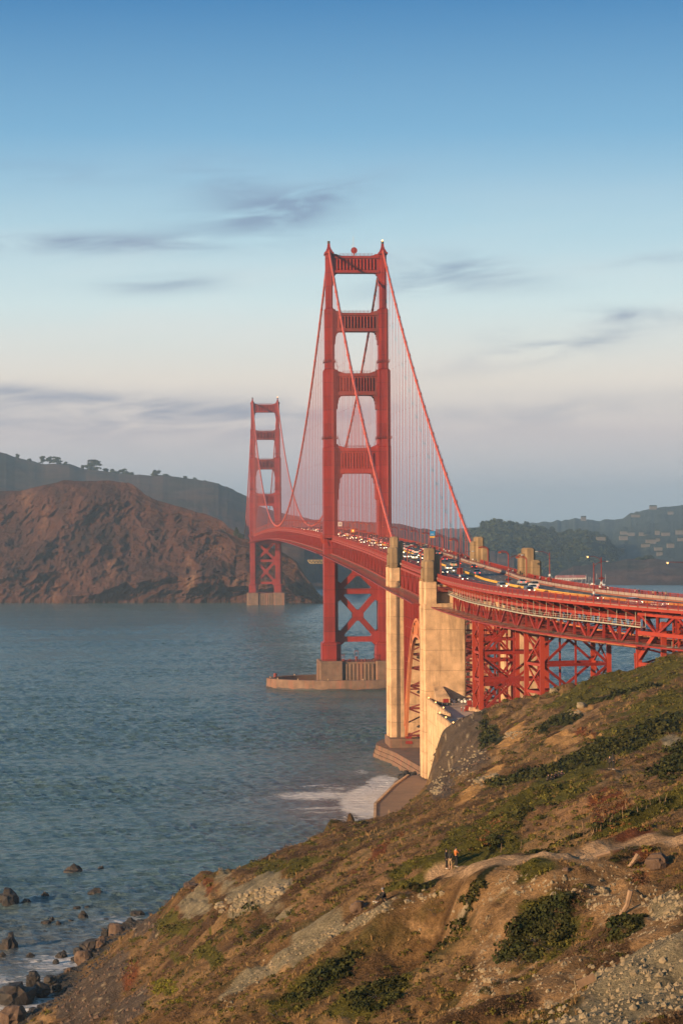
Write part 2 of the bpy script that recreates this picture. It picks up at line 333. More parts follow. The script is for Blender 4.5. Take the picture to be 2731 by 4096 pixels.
# fences between the roadway and the walks
for side, a, b, m, lab in ((1, 600, T_S, M_BARR, 'pale panelled fence between the roadway and the eastern walkway'), (-1, 300, T_S, M_REDD, 'low dark rail between the roadway and the western walkway')):
    r = empty('roadside_fence', off(-200, side*10, DR+.3), lab, 'fence'); L0 = np.array(r.location)
    m1 = MB(); m2 = MB()
    for t in stations(a, b, 3.8): m1.bar(off(t, side*10.05, DR+.28), off(t, side*10.05, DR+1.5), .12)
    sweep(m1, stations(a, b, 7.6), rect(side*10.05-.07, side*10.05+.07, DR+1.38, DR+1.5))
    if side > 0: sweep(m2, stations(a, b, 7.6), rect(10.02, 10.10, DR+.34, DR+1.05))
    else: sweep(m2, stations(a, b, 7.6), rect(-10.1, -10.0, DR+.85, DR+.97))
    for q, nm, mm in ((m1, 'fence_post', M_REDD), (m2, 'fence_panel', m)):
        q.v = [tuple(np.array(p)-L0) for p in q.v]; q.build(nm, mm, r)
# ---------------------------------------------------------------- deck trusses
def truss_span(name, a, b, o, ztop, zbot, panel, label, chord=.7, web=.32, net=True, brackets=True, mats=(M_RED, M_REDB), colour=None):
    r = empty(name, (0, 0, 0), label, 'bridge truss')
    ts = stations(a, b, panel)
    for sgn in (-1, 1):
        m1 = MB(); sweep(m1, ts, rect(sgn*o-chord/2, sgn*o+chord/2, ztop-chord*.55, ztop+chord*.45)); m1.build('top_chord', mats[1], r)
        m1 = MB(); sweep(m1, ts, rect(sgn*o-chord/2, sgn*o+chord/2, zbot-chord*.5, zbot+chord*.5)); m1.build('bottom_chord', mats[1] if colour is None else colour, r)
        m1 = MB()
        for i, t in enumerate(ts):
            m1.bar(off(t, sgn*o, zbot+.3), off(t, sgn*o, ztop-.3), web, web*.9)
            if i < len(ts)-1:
                p, q = (zbot, ztop) if i % 2 else (ztop, zbot)
                m1.bar(off(t, sgn*o, p), off(ts[i+1], sgn*o, q), web*.9, web*1.1)
        m1.build('truss_web', mats[0], r)
    m1 = MB()
    for i, t in enumerate(ts):
        m1.bar(off(t, -o, ztop+.3), off(t, o, ztop+.3), .5, 1.0); m1.bar(off(t, -o, zbot), off(t, o, zbot), .45, .5)
        if i < len(ts)-1:
            m1.bar(off(t, -o, zbot+.05), off(ts[i+1], o, zbot+.05), .3); m1.bar(off(t, o, zbot-.3), off(ts[i+1], -o, zbot-.3), .3)
    m1.build('floor_beam', M_REDD, r)
    m1 = MB(); sweep(m1, ts, rect(-9.0, 9.0, DR-.9, DR-.36)); m1.build('deck_slab', M_REDD, r)
    for sgn in (-1, 1):
        m1 = MB()
        for t in stations(a, b, panel):
            m1.bar(off(t, sgn*9, DR-.6), off(t, sgn*13.3, DR-.5), .3, .45); m1.bar(off(t, sgn*(o+.2 if o < 13 else o-2.5), ztop+.4), off(t, sgn*13.3, DR-.7), .25, .3)
        m1.build('bracket', M_REDB, r)
    return r
truss_span('deck_truss', -8, -340, 13.4, -2.75, -9.4, 7.62, 'red stiffening truss carrying the side span between near tower and far pylon')
truss_span('deck_truss', 1272, 8, 13.4, -2.75, -9.4, 7.62, 'red stiffening truss of the long main span between the two towers')
truss_span('deck_truss', T_N, 1288, 13.4, -2.75, -9.4, 7.62, 'red stiffening truss of the far side span behind the distant tower')
truss_span('deck_truss', -362, -449, 13.4, -3.0, -9.6, 6.2, 'red deck truss over the arch between the two concrete pylons', web=.5)
truss_span('viaduct_truss', -470, -617, 9.4, -4.4, -10.9, 7.4, 'deep red truss of the curved approach viaduct above the terrace', chord=.7, web=.55, colour=M_ORANGE)
truss_span('viaduct_girder', -618, T_S, 9.4, -3.2, -7.6, 7.0, 'shallow red truss girder at the landward end of the viaduct, by the hill crest', chord=.9, web=.5)
# safety nets on struts outside the deck
for side, nm in ((-1, 'western'), (1, 'eastern')):
    for a, b, lab in ((1265, 12, 'along the main span'), (-12, -455, 'from the near tower past both pylons'), (-466, T_S, 'along the curved viaduct')):
        r = empty('safety_net', (0, 0, 0), 'brown mesh safety net on red outriggers, %s edge, %s' % (nm, lab), 'safety net')
        oi, oo = (13.9, 20.0) if a > -460 else (10.2, 15.5); zz = -9.5 if a > -460 else -9.8
        ts = stations(a, b, 7.62); m1 = MB(); vs = []; fs = []
        for i, t in enumerate(ts): vs += [off(t, side*oi, zz+.1), off(t, side*(oi+oo)/2, zz-.25), off(t, side*oo, zz+.1)]
        for i in range(len(ts)-1):
            for k in range(2): fs.append((3*i+k, 3*i+k+1, 3*i+4+k, 3*i+3+k))
        npmesh('net', vs, fs, M_NET, r)
        for t in ts: m1.bar(off(t, side*oi, zz-.35), off(t, side*oo, zz-.1), .22, .3)
        sweep(m1, ts, rect(side*oo-.14, side*oo+.14, zz-.22, zz+.12)); m1.build('outrigger', M_RED, r)

# ---------------------------------------------------------------- towers
HN = [(0, 1), (.16, .95), (.17, .6), (.25, .57), (.25, .38), (.34, .35), (.35, .2), (.55, .13), (.62, .03), (.82, .02), (1, 0)]
def tower(yc, near):
    lab = 'nearer tall red suspension tower standing on its oval-fendered concrete pier' if near else 'farther, hazy red suspension tower standing against the dark headland'
    r = empty('bridge_tower', (0, yc, 0), lab, 'bridge tower')
    SEG = [(13.4, 22.0, 9.4, 17.5), (23.2, 121.0, 6.9, 14.6), (122.3, 160.2, 6.5, 12.6), (161.6, 191.2, 4.9, 10.4), (192.6, 220.4, 3.6, 8.0)]
    for sg in (-1, 1):
        xc = sg*13.7; m1 = MB(); pw = None
        for i, (z0, z1, w, d) in enumerate(SEG):
            for k, (fw_, dd) in enumerate(((1.0, 3.4), (.76, 1.7), (.50, 0.0))):
                hw, hd = w*fw_/2, (d-dd)/2; zt = z1+.12*k
                m1.box(xc-hw, xc+hw, -hd, hd, z0 if i == 0 else z0-.2, zt)
                if i < 4:
                    w2, d2 = SEG[i+1][2], SEG[i+1][3]; m1.frus((xc-hw, xc+hw, -hd, hd), (xc-w2*fw_/2, xc+w2*fw_/2, -(d2-dd)/2, (d2-dd)/2), zt, SEG[i+1][0]-.2+.01*k)
        m1.build('leg', M_RED, r)
        # cable saddle housing: flared cap tapering to the beacon neck
        m1 = MB(); m1.box(xc-2.3, xc+2.3, -4.6, 4.6, 219.6, 220.5)
        for (w0, d0, z0), (w1, d1, z1) in zip([(1.9, 3.9, 220.5), (1.55, 3.2, 221.4), (1.0, 2.0, 222.6), (.72, 1.3, 223.7)], [(1.55, 3.2, 221.4), (1.0, 2.0, 222.6), (.72, 1.3, 223.7), (.62, 1.0, 225.1)]):
            m1.frus((xc-w0, xc+w0, -d0, d0), (xc-w1, xc+w1, -d1, d1), z0, z1)
        sd = m1.build('saddle_housing', M_RED, r)
        m1 = MB(); m1.tube([(xc, 0, 225.1), (xc, 0, 226.5)], .7, 8); m1.build('beacon', M_DARK, sd)
        if sg == 1:
            m1 = MB(); m1.sphere((xc, 0, 226.9), .42); m1.build('beacon_light', E_LAMP, sd)
        # railing platforms around the leg
        for zc, w, d in ((165.3, 4.9, 10.4), (126.4, 6.5, 12.6)):
            m1 = MB(); hw, hd = w/2+.5, d/2+.5
            m1.box(xc-hw, xc+hw, -hd, hd, zc-.7, zc-.45)
            for z in (zc-.1, zc+.5):
                for p, q in (((-hw, -hd), (hw, -hd)), ((hw, -hd), (hw, hd)), ((hw, hd), (-hw, hd)), ((-hw, hd), (-hw, -hd))): m1.bar((xc+p[0], p[1], z), (xc+q[0], q[1], z), .12)
            for k in range(7):
                x = xc-hw+2*hw*k/6; m1.bar((x, -hd, zc-.5), (x, -hd, zc+.5), .12)
            m1.build('platform', M_REDD, r)
        # maintenance ladder inside the opening
        for z0, z1, w in ((158.9, 165.3, 4.9), (121.4, 126.4, 6.5)):
            m1 = MB(); xi = xc-sg*(w/2+.6); xo = xi-sg*1.1
            m1.bar((xi, -4, z1), (xo, -4, z0), .1); m1.bar((xi-sg*.4, -4, z1), (xo-sg*.4, -4, z0), .1)
            for k in range(6): f = k/6; m1.bar((xi+(xo-xi)*f, -4, z1+(z0-z1)*f), (xi+(xo-xi)*f-sg*.4, -4, z1+(z0-z1)*f), .1)
            m1.build('ladder', M_REDD, r)
    for zt, zb, w, wn, d, hh_, hw_, mm in ((218.8, 210.0, 3.6, 3.6, 6.0, 6.4, 2.8, M_RED), (189.7, 180.2, 4.9, 4.9, 8.0, 6.6, 3.0, M_REDD), (158.9, 147.8, 6.5, 6.5, 9.6, 7.2, 3.9, M_REDD), (121.0, 108.1, 6.9, 6.9, 11.0, 13.7, 4.3, M_RED)):
        xi = 13.7-w/2; xo = xi+.6; hd = d/2-.9
        lo = [(xi-a*hw_, zb-b*hh_) for a, b in HN]
        up = [(xo, zt+1.9), (xi-.3, zt+1.9), (xi-1.0, zt+1.0), (xi-2.2, zt+.9), (xi-3.1, zt+.35), (xi-4.0, zt+.3), (xi-4.3, zt)]
        right = up[::-1]+[(xo, zb-hh_-.2)]+lo
        poly = right+[(-x, z) for x, z in right[::-1]]
        m1 = MB(); m1.prism(poly, -hd, hd); st = m1.build('portal_strut', mm, r)
        m1 = MB()
        for sy_ in (-1, 1):
            y0 = sy_*hd; h = zt-zb
            m1.box(-xi+.1, xi-.1, min(y0, y0+sy_*.5), max(y0, y0+sy_*.5), zt-h*.14, zt-.05); m1.box(-xi+.1, xi-.1, min(y0, y0+sy_*.5), max(y0, y0+sy_*.5), zb+.05, zb+h*.16)
            n_ = 12
            for k in range(n_):
                x = -xi+1.6+(2*xi-3.2)*(k+.5)/n_; w_ = (2*xi-3.2)/n_*.30
                m1.prism([(x-w_, y0), (x-w_*.2, y0+sy_*.75), (x+w_, y0)], zb+h*.2, zt-h*.2, 'z')
        m1.build('fluted_panel', mm, st)
        m1 = MB()
        for z in (zt+.7, zt+1.25):
            m1.bar((-xi+3.5, -hd, z), (xi-3.5, -hd, z), .1); m1.bar((-xi+3.5, hd, z), (xi-3.5, hd, z), .1)
        for k in range(9):
            x = (-xi+3.5)+(2*xi-7)*k/8; m1.bar((x, -hd, zt), (x, -hd, zt+1.25), .12)
        m1.build('guard_rail', M_REDD, r)
    # bracing below the deck
    def gus(m1, x, z, s_): m1.prism([(x-s_, z-s_*.45), (x-s_*.45, z-s_), (x+s_*.45, z-s_), (x+s_, z-s_*.45), (x+s_, z+s_*.45), (x+s_*.45, z+s_), (x-s_*.45, z+s_), (x-s_, z+s_*.45)], -3.1, 3.1)
    for z in (48.3, 24.0):
        m1 = MB(); m1.box(-10.6, 10.6, -2.9, 2.9, z-1.3, z+1.3)
        for sg in (-1, 1):
            if z > 40: m1.prism([(sg*10.4, z-5.2), (sg*9.2, z-4.6), (sg*6.4, z-1.2), (sg*6.4, z+1.2), (sg*9.2, z+4.6), (sg*10.4, z+5.2)], -3.0, 3.0)
            else: m1.prism([(sg*10.4, z-3.4), (sg*8.6, z-3.0), (sg*6.6, z-1.2), (sg*6.4, z+1.2), (sg*9.2, z+4.4), (sg*10.4, z+5.0)], -3.0, 3.0)
        m1.build('horizontal_brace', M_RED, r)
    for za, zb in ((47.6, 24.7), (49.0, 68.5)):
        zc = (za+zb)/2; m1 = MB()
        m1.bar((-10.2, 0, za), (10.2, 0, zb), 5.6, 2.7, up=(0, 0, 1)); m1.build('diagonal_brace', M_RED, r)
        m1 = MB(); m1.bar((10.2, 0, za), (-10.2, 0, zb), 5.5, 2.7, up=(0, 0, 1)); gus(m1, 0, zc, 2.8); m1.build('diagonal_brace', M_RED, r)
    # deck level balcony round the leg
    m1 = MB(); zb = zrail(yc)
    for sg in (-1, 1):
        xo_ = sg*18.2; m1.box(*sorted((sg*13.6, xo_)), -10, 10, zb-1.6, zb-1.3)
        for z in (zb-.8, zb-.1):
            m1.bar((xo_, -10, z), (xo_, 10, z), .14)
            for y in (-10, 10): m1.bar((sg*13.6, y, z), (xo_, y, z), .14)
        for y in np.linspace(-10, 10, 9): m1.bar((xo_, y, zb-1.5), (xo_, y, zb), .16)
        for y in (-9, -3, 3, 9): m1.bar((xo_, y, zb-1.6), (sg*16.9, y, zb-5), .3)
    m1.build('balcony', M_REDB, r)
    # concrete pier
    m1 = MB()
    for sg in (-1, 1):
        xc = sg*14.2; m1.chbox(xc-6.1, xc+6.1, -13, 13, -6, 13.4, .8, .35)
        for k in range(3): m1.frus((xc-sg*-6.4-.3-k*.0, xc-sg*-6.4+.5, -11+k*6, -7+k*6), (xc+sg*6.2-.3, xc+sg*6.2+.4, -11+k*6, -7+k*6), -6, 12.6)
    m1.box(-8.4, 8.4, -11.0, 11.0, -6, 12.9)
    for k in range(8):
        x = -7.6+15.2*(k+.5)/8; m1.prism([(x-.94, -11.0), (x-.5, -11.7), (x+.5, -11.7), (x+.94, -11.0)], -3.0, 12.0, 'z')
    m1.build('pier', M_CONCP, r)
    m1 = MB()
    for x in np.linspace(-8, 8, 9): m1.bar((x, -10.6, 12.9), (x, -10.6, 14.1), .14)
    m1.bar((-8.4, -10.6, 14.1), (8.4, -10.6, 14.1), .14); m1.bar((-8.4, -10.6, 13.5), (8.4, -10.6, 13.5), .12); m1.build('pier_railing', M_REDD, r)
    m1 = MB()
    if near:
        for x, h, w in ((-1.2, 5.0, .9), (-4.5, 1.3, 1.2), (1.6, 1.2, .7), (3.2, 1.3, .7)):
            m1.tube([(x, -6, 12.9), (x, -6, 12.9+min(h, 2.6))], w*.6, 10)
        for x in (-2.1, -.3): m1.bar((x, -6, 13), (x, -6, 18.2), .16)
        m1.bar((-2.1, -6, 18.2), (-.3, -6, 18.2), .3)
        for x in (-8.2, 8.2):
            for dx in (-.6, .6): m1.bar((x+dx, -9, 13), (x+dx, -9, 17), .14)
            m1.box(x-.8, x+.8, -9.6, -8.2, 16.2, 16.4); m1.box(x-.5, x+.5, -9.4, -8.4, 12.9, 14.4)
        m1.build('foghorn_gear', M_REDD, r)
        m1 = MB(); m1.tube([(-1.0, -3.2, 221.4), (-1.0, -2.4, 221.4)], [1.65, 1.4], 24); m1.sphere((-1.0, -2.6, 221.4), (1.5, .7, 1.5), 20, 10); m1.tube([(-1, -2.6, 219), (-1, -2.6, 220.5)], .35); m1.build('antenna_dish', M_RED, r)
        m1 = MB(); m1.tube([(-1.2, -1.5, 218.9), (-1.2, -1.5, 228.8)], .09, 6); m1.tube([(-2, -1.5, 218.9), (-2, -1.5, 224.6)], .06, 6); m1.build('antenna_mast', M_GREY, r)
    return r
tower(0.0, True); tower(1280.0, False)
# fender ring
r = empty('fender_ring', (0, -6, 0), 'low oval concrete fender wall ringing the nearer tower pier', 'fender wall')
m1 = MB(); n_ = 96; vs = []
for k in range(n_):
    a = 2*PI*k/n_; c_, s_ = math.cos(a), math.sin(a)
    ex = np.sign(c_)*abs(c_)**.92; ey = np.sign(s_)*abs(s_)**1.05
    for (A, B, z) in ((47, 27, -3), (46.6, 26.8, 5.0), (43.0, 23.2, 5.0), (43.0, 23.2, -3)): vs.append((A*ex, B*ey, z))
fs = []
for k in range(n_):
    j = (k+1) % n_
    for q in range(3): fs.append((4*k+q, 4*j+q, 4*j+q+1, 4*k+q+1))
m1.add(vs, fs); m1.build('ring_wall', M_CONCP, r)
m1 = MB()
for k in range(0, n_, 6):
    a = 2*PI*k/n_; m1.box(44.8*math.cos(a)-.2, 44.8*math.cos(a)+.2, 25*math.sin(a)-.2, 25*math.sin(a)+.2, 5.0, 5.7)
m1.build('bollard', M_CONC, r)
m1 = MB(); m1.tube([(-42, 5.6, 5), (-42, 5.6, 7)], [.9, .9], 10); m1.build('marker_drum', M_REDD, r)
m1 = MB(); vs = []
for k in range(n_):
    a = 2*PI*k/n_; c_, s_ = math.cos(a), math.sin(a); ex = np.sign(c_)*abs(c_)**.92; ey = np.sign(s_)*abs(s_)**1.05
    for A, B, z in ((47.06, 27.06, -2), (47.06, 27.06, .9+.5*math.sin(k*1.7)*math.sin(k*.6))): vs.append((A*ex, B*ey, z))
m1.add(vs, [(2*k, 2*((k+1) % n_), 2*((k+1) % n_)+1, 2*k+1) for k in range(n_)]); m1.build('tide_stain', M_DARK, r)

# ---------------------------------------------------------------- main cables and suspenders
def zcable(y):
    if 0 <= y <= 1280: return 83.8+139.2*((y-640)/640.0)**2
    t = 343+y if y < 0 else 343-(y-1280); return 73.6+.33*t+.000305*t*t
for sg, nm in ((-1, 'western'), (1, 'eastern')):
    r = empty('main_cable', (sg*13.7, 0, 0), 'thick red main cable draped over the %s legs of both towers' % nm, 'suspension cable')
    ys = sorted(set(list(np.arange(-346, 1624, 7.62))+[0.0, 1280.0])); X0 = 0.0
    pts = [(X0, y, zcable(y)) for y in ys]
    m1 = MB(); m1.tube(pts, .52, 10); m1.build('cable', M_CABLE, r, smooth=True)
    m1 = MB(); m1.tube([(X0+.4, y, z+1.25) for _, y, z in pts], .05, 4); m1.tube([(X0-.4, y, z+1.25) for _, y, z in pts], .05, 4)
    m1.build('hand_line', M_REDD, r)
    hy = [y for y in np.arange(-343+15.24, -8, 15.24)]+[y for y in np.arange(15.24, 1270, 15.24)]+[y for y in np.arange(1280+15.24, 1615, 15.24)]
    hy = sorted(hy, key=lambda y: y)
    m1 = MB(); mf = MB()
    for i, y in enumerate(hy):
        z = zcable(y); zb = zrail(y)-2.6
        d = np.array([0, 1., (zcable(y+.5)-zcable(y-.5))]); d /= np.linalg.norm(d); c0 = np.array([X0, y, z]); mbb = MB() if i < 96 else m1; mbb.tube([c0-d*.75, c0+d*.75], .70, 10)
        if i < 96: mbb.build('cable_band', M_CABLE, r)
        if z-zb < 1.5: continue
        tgt = MB() if i < 96 else mf
        for dy in (-.42, .42):
            for dx in (-.3, .3): tgt.bar((X0+dx, y+dy, zb), (X0+dx, y+dy, z), .10)
        if (z-zb) > 30:
            for f_ in np.arange(18, z-zb-8, 22): tgt.box(X0-.32, X0+.32, y-.44, y+.44, zb+f_, zb+f_+.08)
        if i < 96: tgt.build('suspender_rope', M_ROPE, r)
    if m1.v: q_ = m1.build('cable_band', M_CABLE, r, smooth=False); q_['kind'] = 'stuff'
    o = mf.build('suspender_rope', M_ROPE, r); o['kind'] = 'stuff'

# ---------------------------------------------------------------- pylons
def pylon(yf, lab, W_, E_, zb, zroad, low):
    r = empty('concrete_pylon', (0, 0, 0), lab, 'bridge pylon')
    for nm, blocks, lw, sg in (('w', W_, low[0], -1), ('e', E_, low[1], 1)):
        m1 = MB()
        m1.chbox(lw[0], lw[1], yf, yf+13, zb, zroad-6.3, .35, .3)
        a, b = (lw[0]+.25, blocks[0][1]+.7) if sg < 0 else (blocks[0][0]-.7, lw[1]-.25)
        m1.chbox(a, b, yf+.06, yf+12.9, zroad-6.9, zroad+.2, .35, .3)
        ax, bx = sorted((b if sg < 0 else a, (lw[1]-1.0) if sg < 0 else (lw[0]+1.0)))
        m1.chbox(ax-.01, bx, yf+3, yf+12, zroad-7, zroad-3.2, .3, .2)
        sh = m1.build('shaft', M_CONC, r)
        m1 = MB()
        (x0, x1, z1), (t0, t1, tz), (c0, c1, cz) = blocks
        m1.chbox(x0, x1, yf+.15, yf+12.2, zroad, z1, .5, .5); m1.chbox(t0, t1, yf+1.6, yf+10.5, zroad+.03, tz, .55, .45); m1.chbox(c0, c1, yf+2.6, yf+9.6, zroad+.06, cz, .5, .45)
        xe = x0 if sg < 0 else x1
        m1.chbox(xe-.55, xe+.55, yf+4.2, yf+8.2, zroad+.02, z1-2, .2, .8)
        m1.build('capped_block', M_CONCD, sh)
        m1 = MB(); xs = lw[0] if sg < 0 else lw[1]
        for yy in (yf+4.2, yf+6.2, yf+8.4): m1.chbox(xs-.45, xs+.45, yy-.6, yy+.6, zb, zroad+1, .2, .8)
        m1.build('flute', M_CONC, sh)
    m1 = MB(); m1.box(low[0][1]-.5, low[1][0]+.5, yf+5, yf+10, zroad-9, zroad-6); m1.box(low[0][1]-.5, low[1][0]+.5, yf+5, yf+10, zb, zb+14); m1.build('cross_wall', M_CONC, r)
    return r
P1 = pylon(-462, 'nearer pair of tall tan concrete pylon shafts at the landward side of the arch',
      ((-15.8, -12.9, 69.6), (-15.3, -12.4, 73.2), (-13.5, -11.0, 71.5)), ((16.0, 19.1, 69.5), (14.5, 17.5, 73.1), (13.2, 16.3, 71.4)), 4.6, 63.0, ((-16.3, -3.8), (7.2, 20.2)))
P2 = pylon(-357, 'farther pair of tan concrete pylon shafts where the main cables come down',
      ((-16.4, -13.6, 72.8), (-15.7, -13.2, 76.5), (-14.1, -11.7, 74.8)), ((15.2, 18.0, 72.6), (13.7, 16.5, 76.3), (12.4, 15.6, 74.7)), 4.6, 65.6, ((-16.8, -4.5), (4.8, 18.2)))
m1 = MB()
for dx in (0, .5): m1.tube([(-14.4+dx, -357.3, 6), (-14.4+dx, -357.3, 60.5-dx), (-14.1+dx, -357.3, 61.1-dx), (-11, -357.3, 61.1-dx)], .12, 6)
m1.build('conduit', M_DARK, P2)

# ---------------------------------------------------------------- the arch
def xs(t): return ctr(t)[0]
ar = empty('steel_arch', (0, -402, 0), 'red and orange lattice steel arch between the two concrete pylons', 'steel arch')
YA, YB = -361.5, -446.5
def zo(f): return 11.5+38.2*(1-abs(2*f-1)**2.05)
def zi(f): return 8.5+35.9*(1-abs(2*f-1)**2.35)
NP = 16
for sg in (-1, 1):
    m1 = MB(); m2 = MB(); m3 = MB()
    P = lambda f, z: (xs(-400)+sg*12.7, (YA+(YB-YA)*f)+402, z)
    fo = [k/(NP*2) for k in range(NP*2+1)]
    for a, b in zip(fo[:-1], fo[1:]):
        m1.bar(P(a, zo(a)), P(b, zo(b)), .9, .7); fa, fb = .045+a*.91, .045+b*.91
        m1.bar(P(fa, zi(a)), P(fb, zi(b)), 1.0, .9)
    m1.build('arch_rib', M_ORANGE, ar)
    for k in range(NP+1):
        f = k/NP; g = .045+f*.91
        m2.bar(P(f, zo(f)), P(g, zi(f)), .45)
        if k < NP:
            f2 = (k+1)/NP; g2 = .045+f2*.91
            m2.bar(P(f, zo(f)), P(g2, zi(f2)), .4) if k < NP/2 else m2.bar(P(g, zi(f)), P(f2, zo(f2)), .4)
    m2.build('arch_lattice', M_ORANGE, ar)
    for k in range(NP+1):
        f = k/NP; y = YA+(YB-YA)*f; zt = zrail(y)-9.6
        if zt-zo(f) > 1: m3.bar(P(f, zo(f)), P(f, zt), .55, .5)
    for k in range(1, NP-1, 1):
        f = k/NP; f2 = (k+1)/NP
        for z in (22, 34, 46):
            if z > max(zo(f), zo(f2))+1: m3.bar(P(f, z), P(f2, z), .25)
    m3.build('spandrel_column', M_RED, ar)
m1 = MB()
for k in range(0, NP+1):
    f = k/NP; g = .045+f*.91; y = YA+(YB-YA)*g+402; z = zi(f); xl, xr = xs(-400)-12.7, xs(-400)+12.7
    m1.bar((xl, y, z), (xr, y, z), .6, .7)
    if k < NP:
        f2 = (k+1)/NP; y2 = YA+(YB-YA)*(.045+f2*.91)+402; z2 = zi(f2)
        m1.bar((xl, y, z), (0.3, (y+y2)/2, (z+z2)/2), .5); m1.bar((0.3, (y+y2)/2, (z+z2)/2), (xr, y2, z2), .5); m1.bar((xr, y, z), (xl, y2, z2), .5)
for z in (24, 36, 48):
    for yy in (YA+402+1.2, YB+402-1.2): m1.bar((xl, yy, z), (xr, yy, z), .5); m1.bar((xl, yy, z-12), (xr, yy, z), .45); m1.bar((xr, yy, z-12), (xl, yy, z), .45)
m1.build('cross_bracing', M_REDD, ar)
for yy in (YA, YB):
    for k in range(4):
        x = -11+k*7.6; m1 = MB(); m1.frus((x-1.2, x+1.2, yy+402-2.2, yy+402+2.2), (x-.8, x+.8, yy+402-1.5, yy+402+1.5), 5.5, 9.0); m1.build('bearing_shoe', M_RED, ar)
mb = MB(); mb.box(-17.5, 18.6, -363.5, -344, 0, 7.2); o = mb.build('footing_block', M_CONCP); tag(o, 'rust-streaked concrete footing under the far foot of the steel arch', 'footing')

# ---------------------------------------------------------------- terrain: foreground slope
# (photo x, photo y, distance) of surface points; heights follow from the camera
TP = [(1568,1505,478),(1500,1522,480),(1450,1537,485),(1410,1550,490),(1372,1562,500),(1345,1590,505),(1320,1582,535),(1240,1602,545),(1200,1617,560),(1120,1642,580),
 (1085,1662,565),(1050,1690,555),(1022,1718,545),(1000,1747,535),(988,1790,525),(984,1820,505),(960,1838,470),(925,1862,445),(885,1883,425),(860,1888,418),(820,1893,405),(790,1897,400),(750,1907,388),(720,1926,370),
 (660,1947,352),(600,1977,340),(540,2002,335),(480,2020,342),(445,2030,358),(420,2050,385),(385,2090,405),(362,2105,420),(335,2117,430),
 (1568,2352,85),(1300,2352,95),(1000,2352,120),(700,2352,165),(400,2352,232),(260,2352,288),(130,2352,338),
 (1568,2200,100),(1300,2200,115),(1000,2200,140),(700,2200,190),(400,2200,300),(300,2200,348),(225,2215,378),(180,2270,362),
 (1568,2080,118),(1300,2080,130),(1050,2080,140),(880,2082,145),(700,2100,215),(500,2085,300),(600,2150,245),
 (1568,1945,140),(1300,1972,145),(1200,1985,147),(1030,2004,150),(960,2040,152),(900,2010,195),(700,2010,270),(600,2030,300),(800,2050,215),
 (1568,1880,170),(1300,1900,185),(1100,1930,200),(1000,1935,235),(900,1940,290),(800,1950,330),
 (1568,1780,230),(1403,1768,263),(1270,1800,262),(1100,1820,300),(1000,1858,360),
 (1568,1690,300),(1400,1700,320),(1250,1720,350),(1130,1745,400),(1085,1780,385),
 (1568,1600,370),(1450,1620,390),(1340,1640,430),(1230,1670,460),(1120,1700,500),(1050,1760,500)]
cp = [atd(x, y, d) for x, y, d in TP]
def behind(i, dd, z): p = cp[i]; dirn = (p-CAM)[:2]; dirn /= np.linalg.norm(dirn); q = p[:2]+dirn*dd; cp.append(np.array([q[0], q[1], z]))
for i in range(0, 11): behind(i, 45, cp[i][2]-16); behind(i, 110, -8)
for i in range(11, 16): behind(i, 22, 6); behind(i, 60, -4)
for i in range(16, 31): behind(i, 16, max(2, cp[i][2]-14)); behind(i, 45, -5); behind(i, 100, -9)
NB1 = len(cp)
for x, y in [(-93,-673),(-102,-712),(-106,-743),(-113,-763),(-100,-688)]: cp.append(np.array([x, y, .9])); cp.append(np.array([x-14, y+2, -2.2])); cp.append(np.array([x-50, y+10, -8]))
for x, y, z in [(-86.8,-1111,75.6),(-60,-1100,77),(-110,-1095,74),(-80,-1075,68),(-100,-1075,66.5),(-60,-1060,68),(-40,-1000,64),(0,-950,66),(40,-880,66),(60,-800,63),(70,-720,60),(110,-900,80),(90,-650,57),(120,-600,40),(150,-750,75),(-130,-1060,58),(-150,-1000,35),(-150,-930,15),(-140,-860,3),(-160,-820,-6),(-190,-900,-8),(-220,-1050,-8),(-60,-1180,84),(-150,-1150,60),(60,-1150,92),(160,-1000,95),(110,-520,-6),(200,-600,-8),(-130,-700,-10),(-100,-560,-9),(-80,-470,-9)]:
    cp.append(np.array([x, y, float(z)]))
cp += [np.array(e) for e in [(-93.3, -723.7, 9.8), (-88.8, -724.0, 13.3), (-86.5, -746.3, 16.5), (-82.4, -768.7, 24.2), (-78.4, -771.0, 25.6), (-69.8, -759.6, 27.6), (-64.4, -740.9, 26.8), (-61.0, -722.1, 24.9), (-56.3, -721.4, 25.5), (-51.3, -717.8, 26.0), (-46.1, -714.2, 28.2), (-43.3, -710.4, 29.4), (-25.6, -577.2, 21.9), (-21.5, -569.5, 24.7), (-15.0, -570.0, 30.8), (-8.8, -572.5, 33.7), (-6.0, -575.7, 34.9), (-3.3, -578.9, 36.3), (2.8, -581.4, 38.3), (-93.7, -702.5, 5.8), (-90.8, -745.9, 14.7), (-57.8, -711.3, 23.7), (-52.8, -708.6, 23.9), (-49.2, -694.8, 23.0), (-44.2, -695.2, 25.8), (-16.8, -558.8, 27.4), (-9.9, -557.4, 31.5), (-4.3, -564.8, 34.1), (-1.9, -570.0, 35.6), (-94.0, -687.5, 3.1), (-53.2, -712.6, 23.9), (-46.0, -688.1, 21.4), (-35.9, -641.6, 21.1), (-12.2, -549.2, 29.0), (-5.6, -550.6, 31.9), (-54.4, -726.6, 26.5), (-50.2, -730.9, 28.9), (-41.2, -666.3, 21.8), (-30.0, -587.8, 14.1), (-6.8, -534.5, 29.6), (-55.6, -741.6, 28.5), (-49.4, -723.0, 26.5), (-47.4, -702.0, 25.1)]]
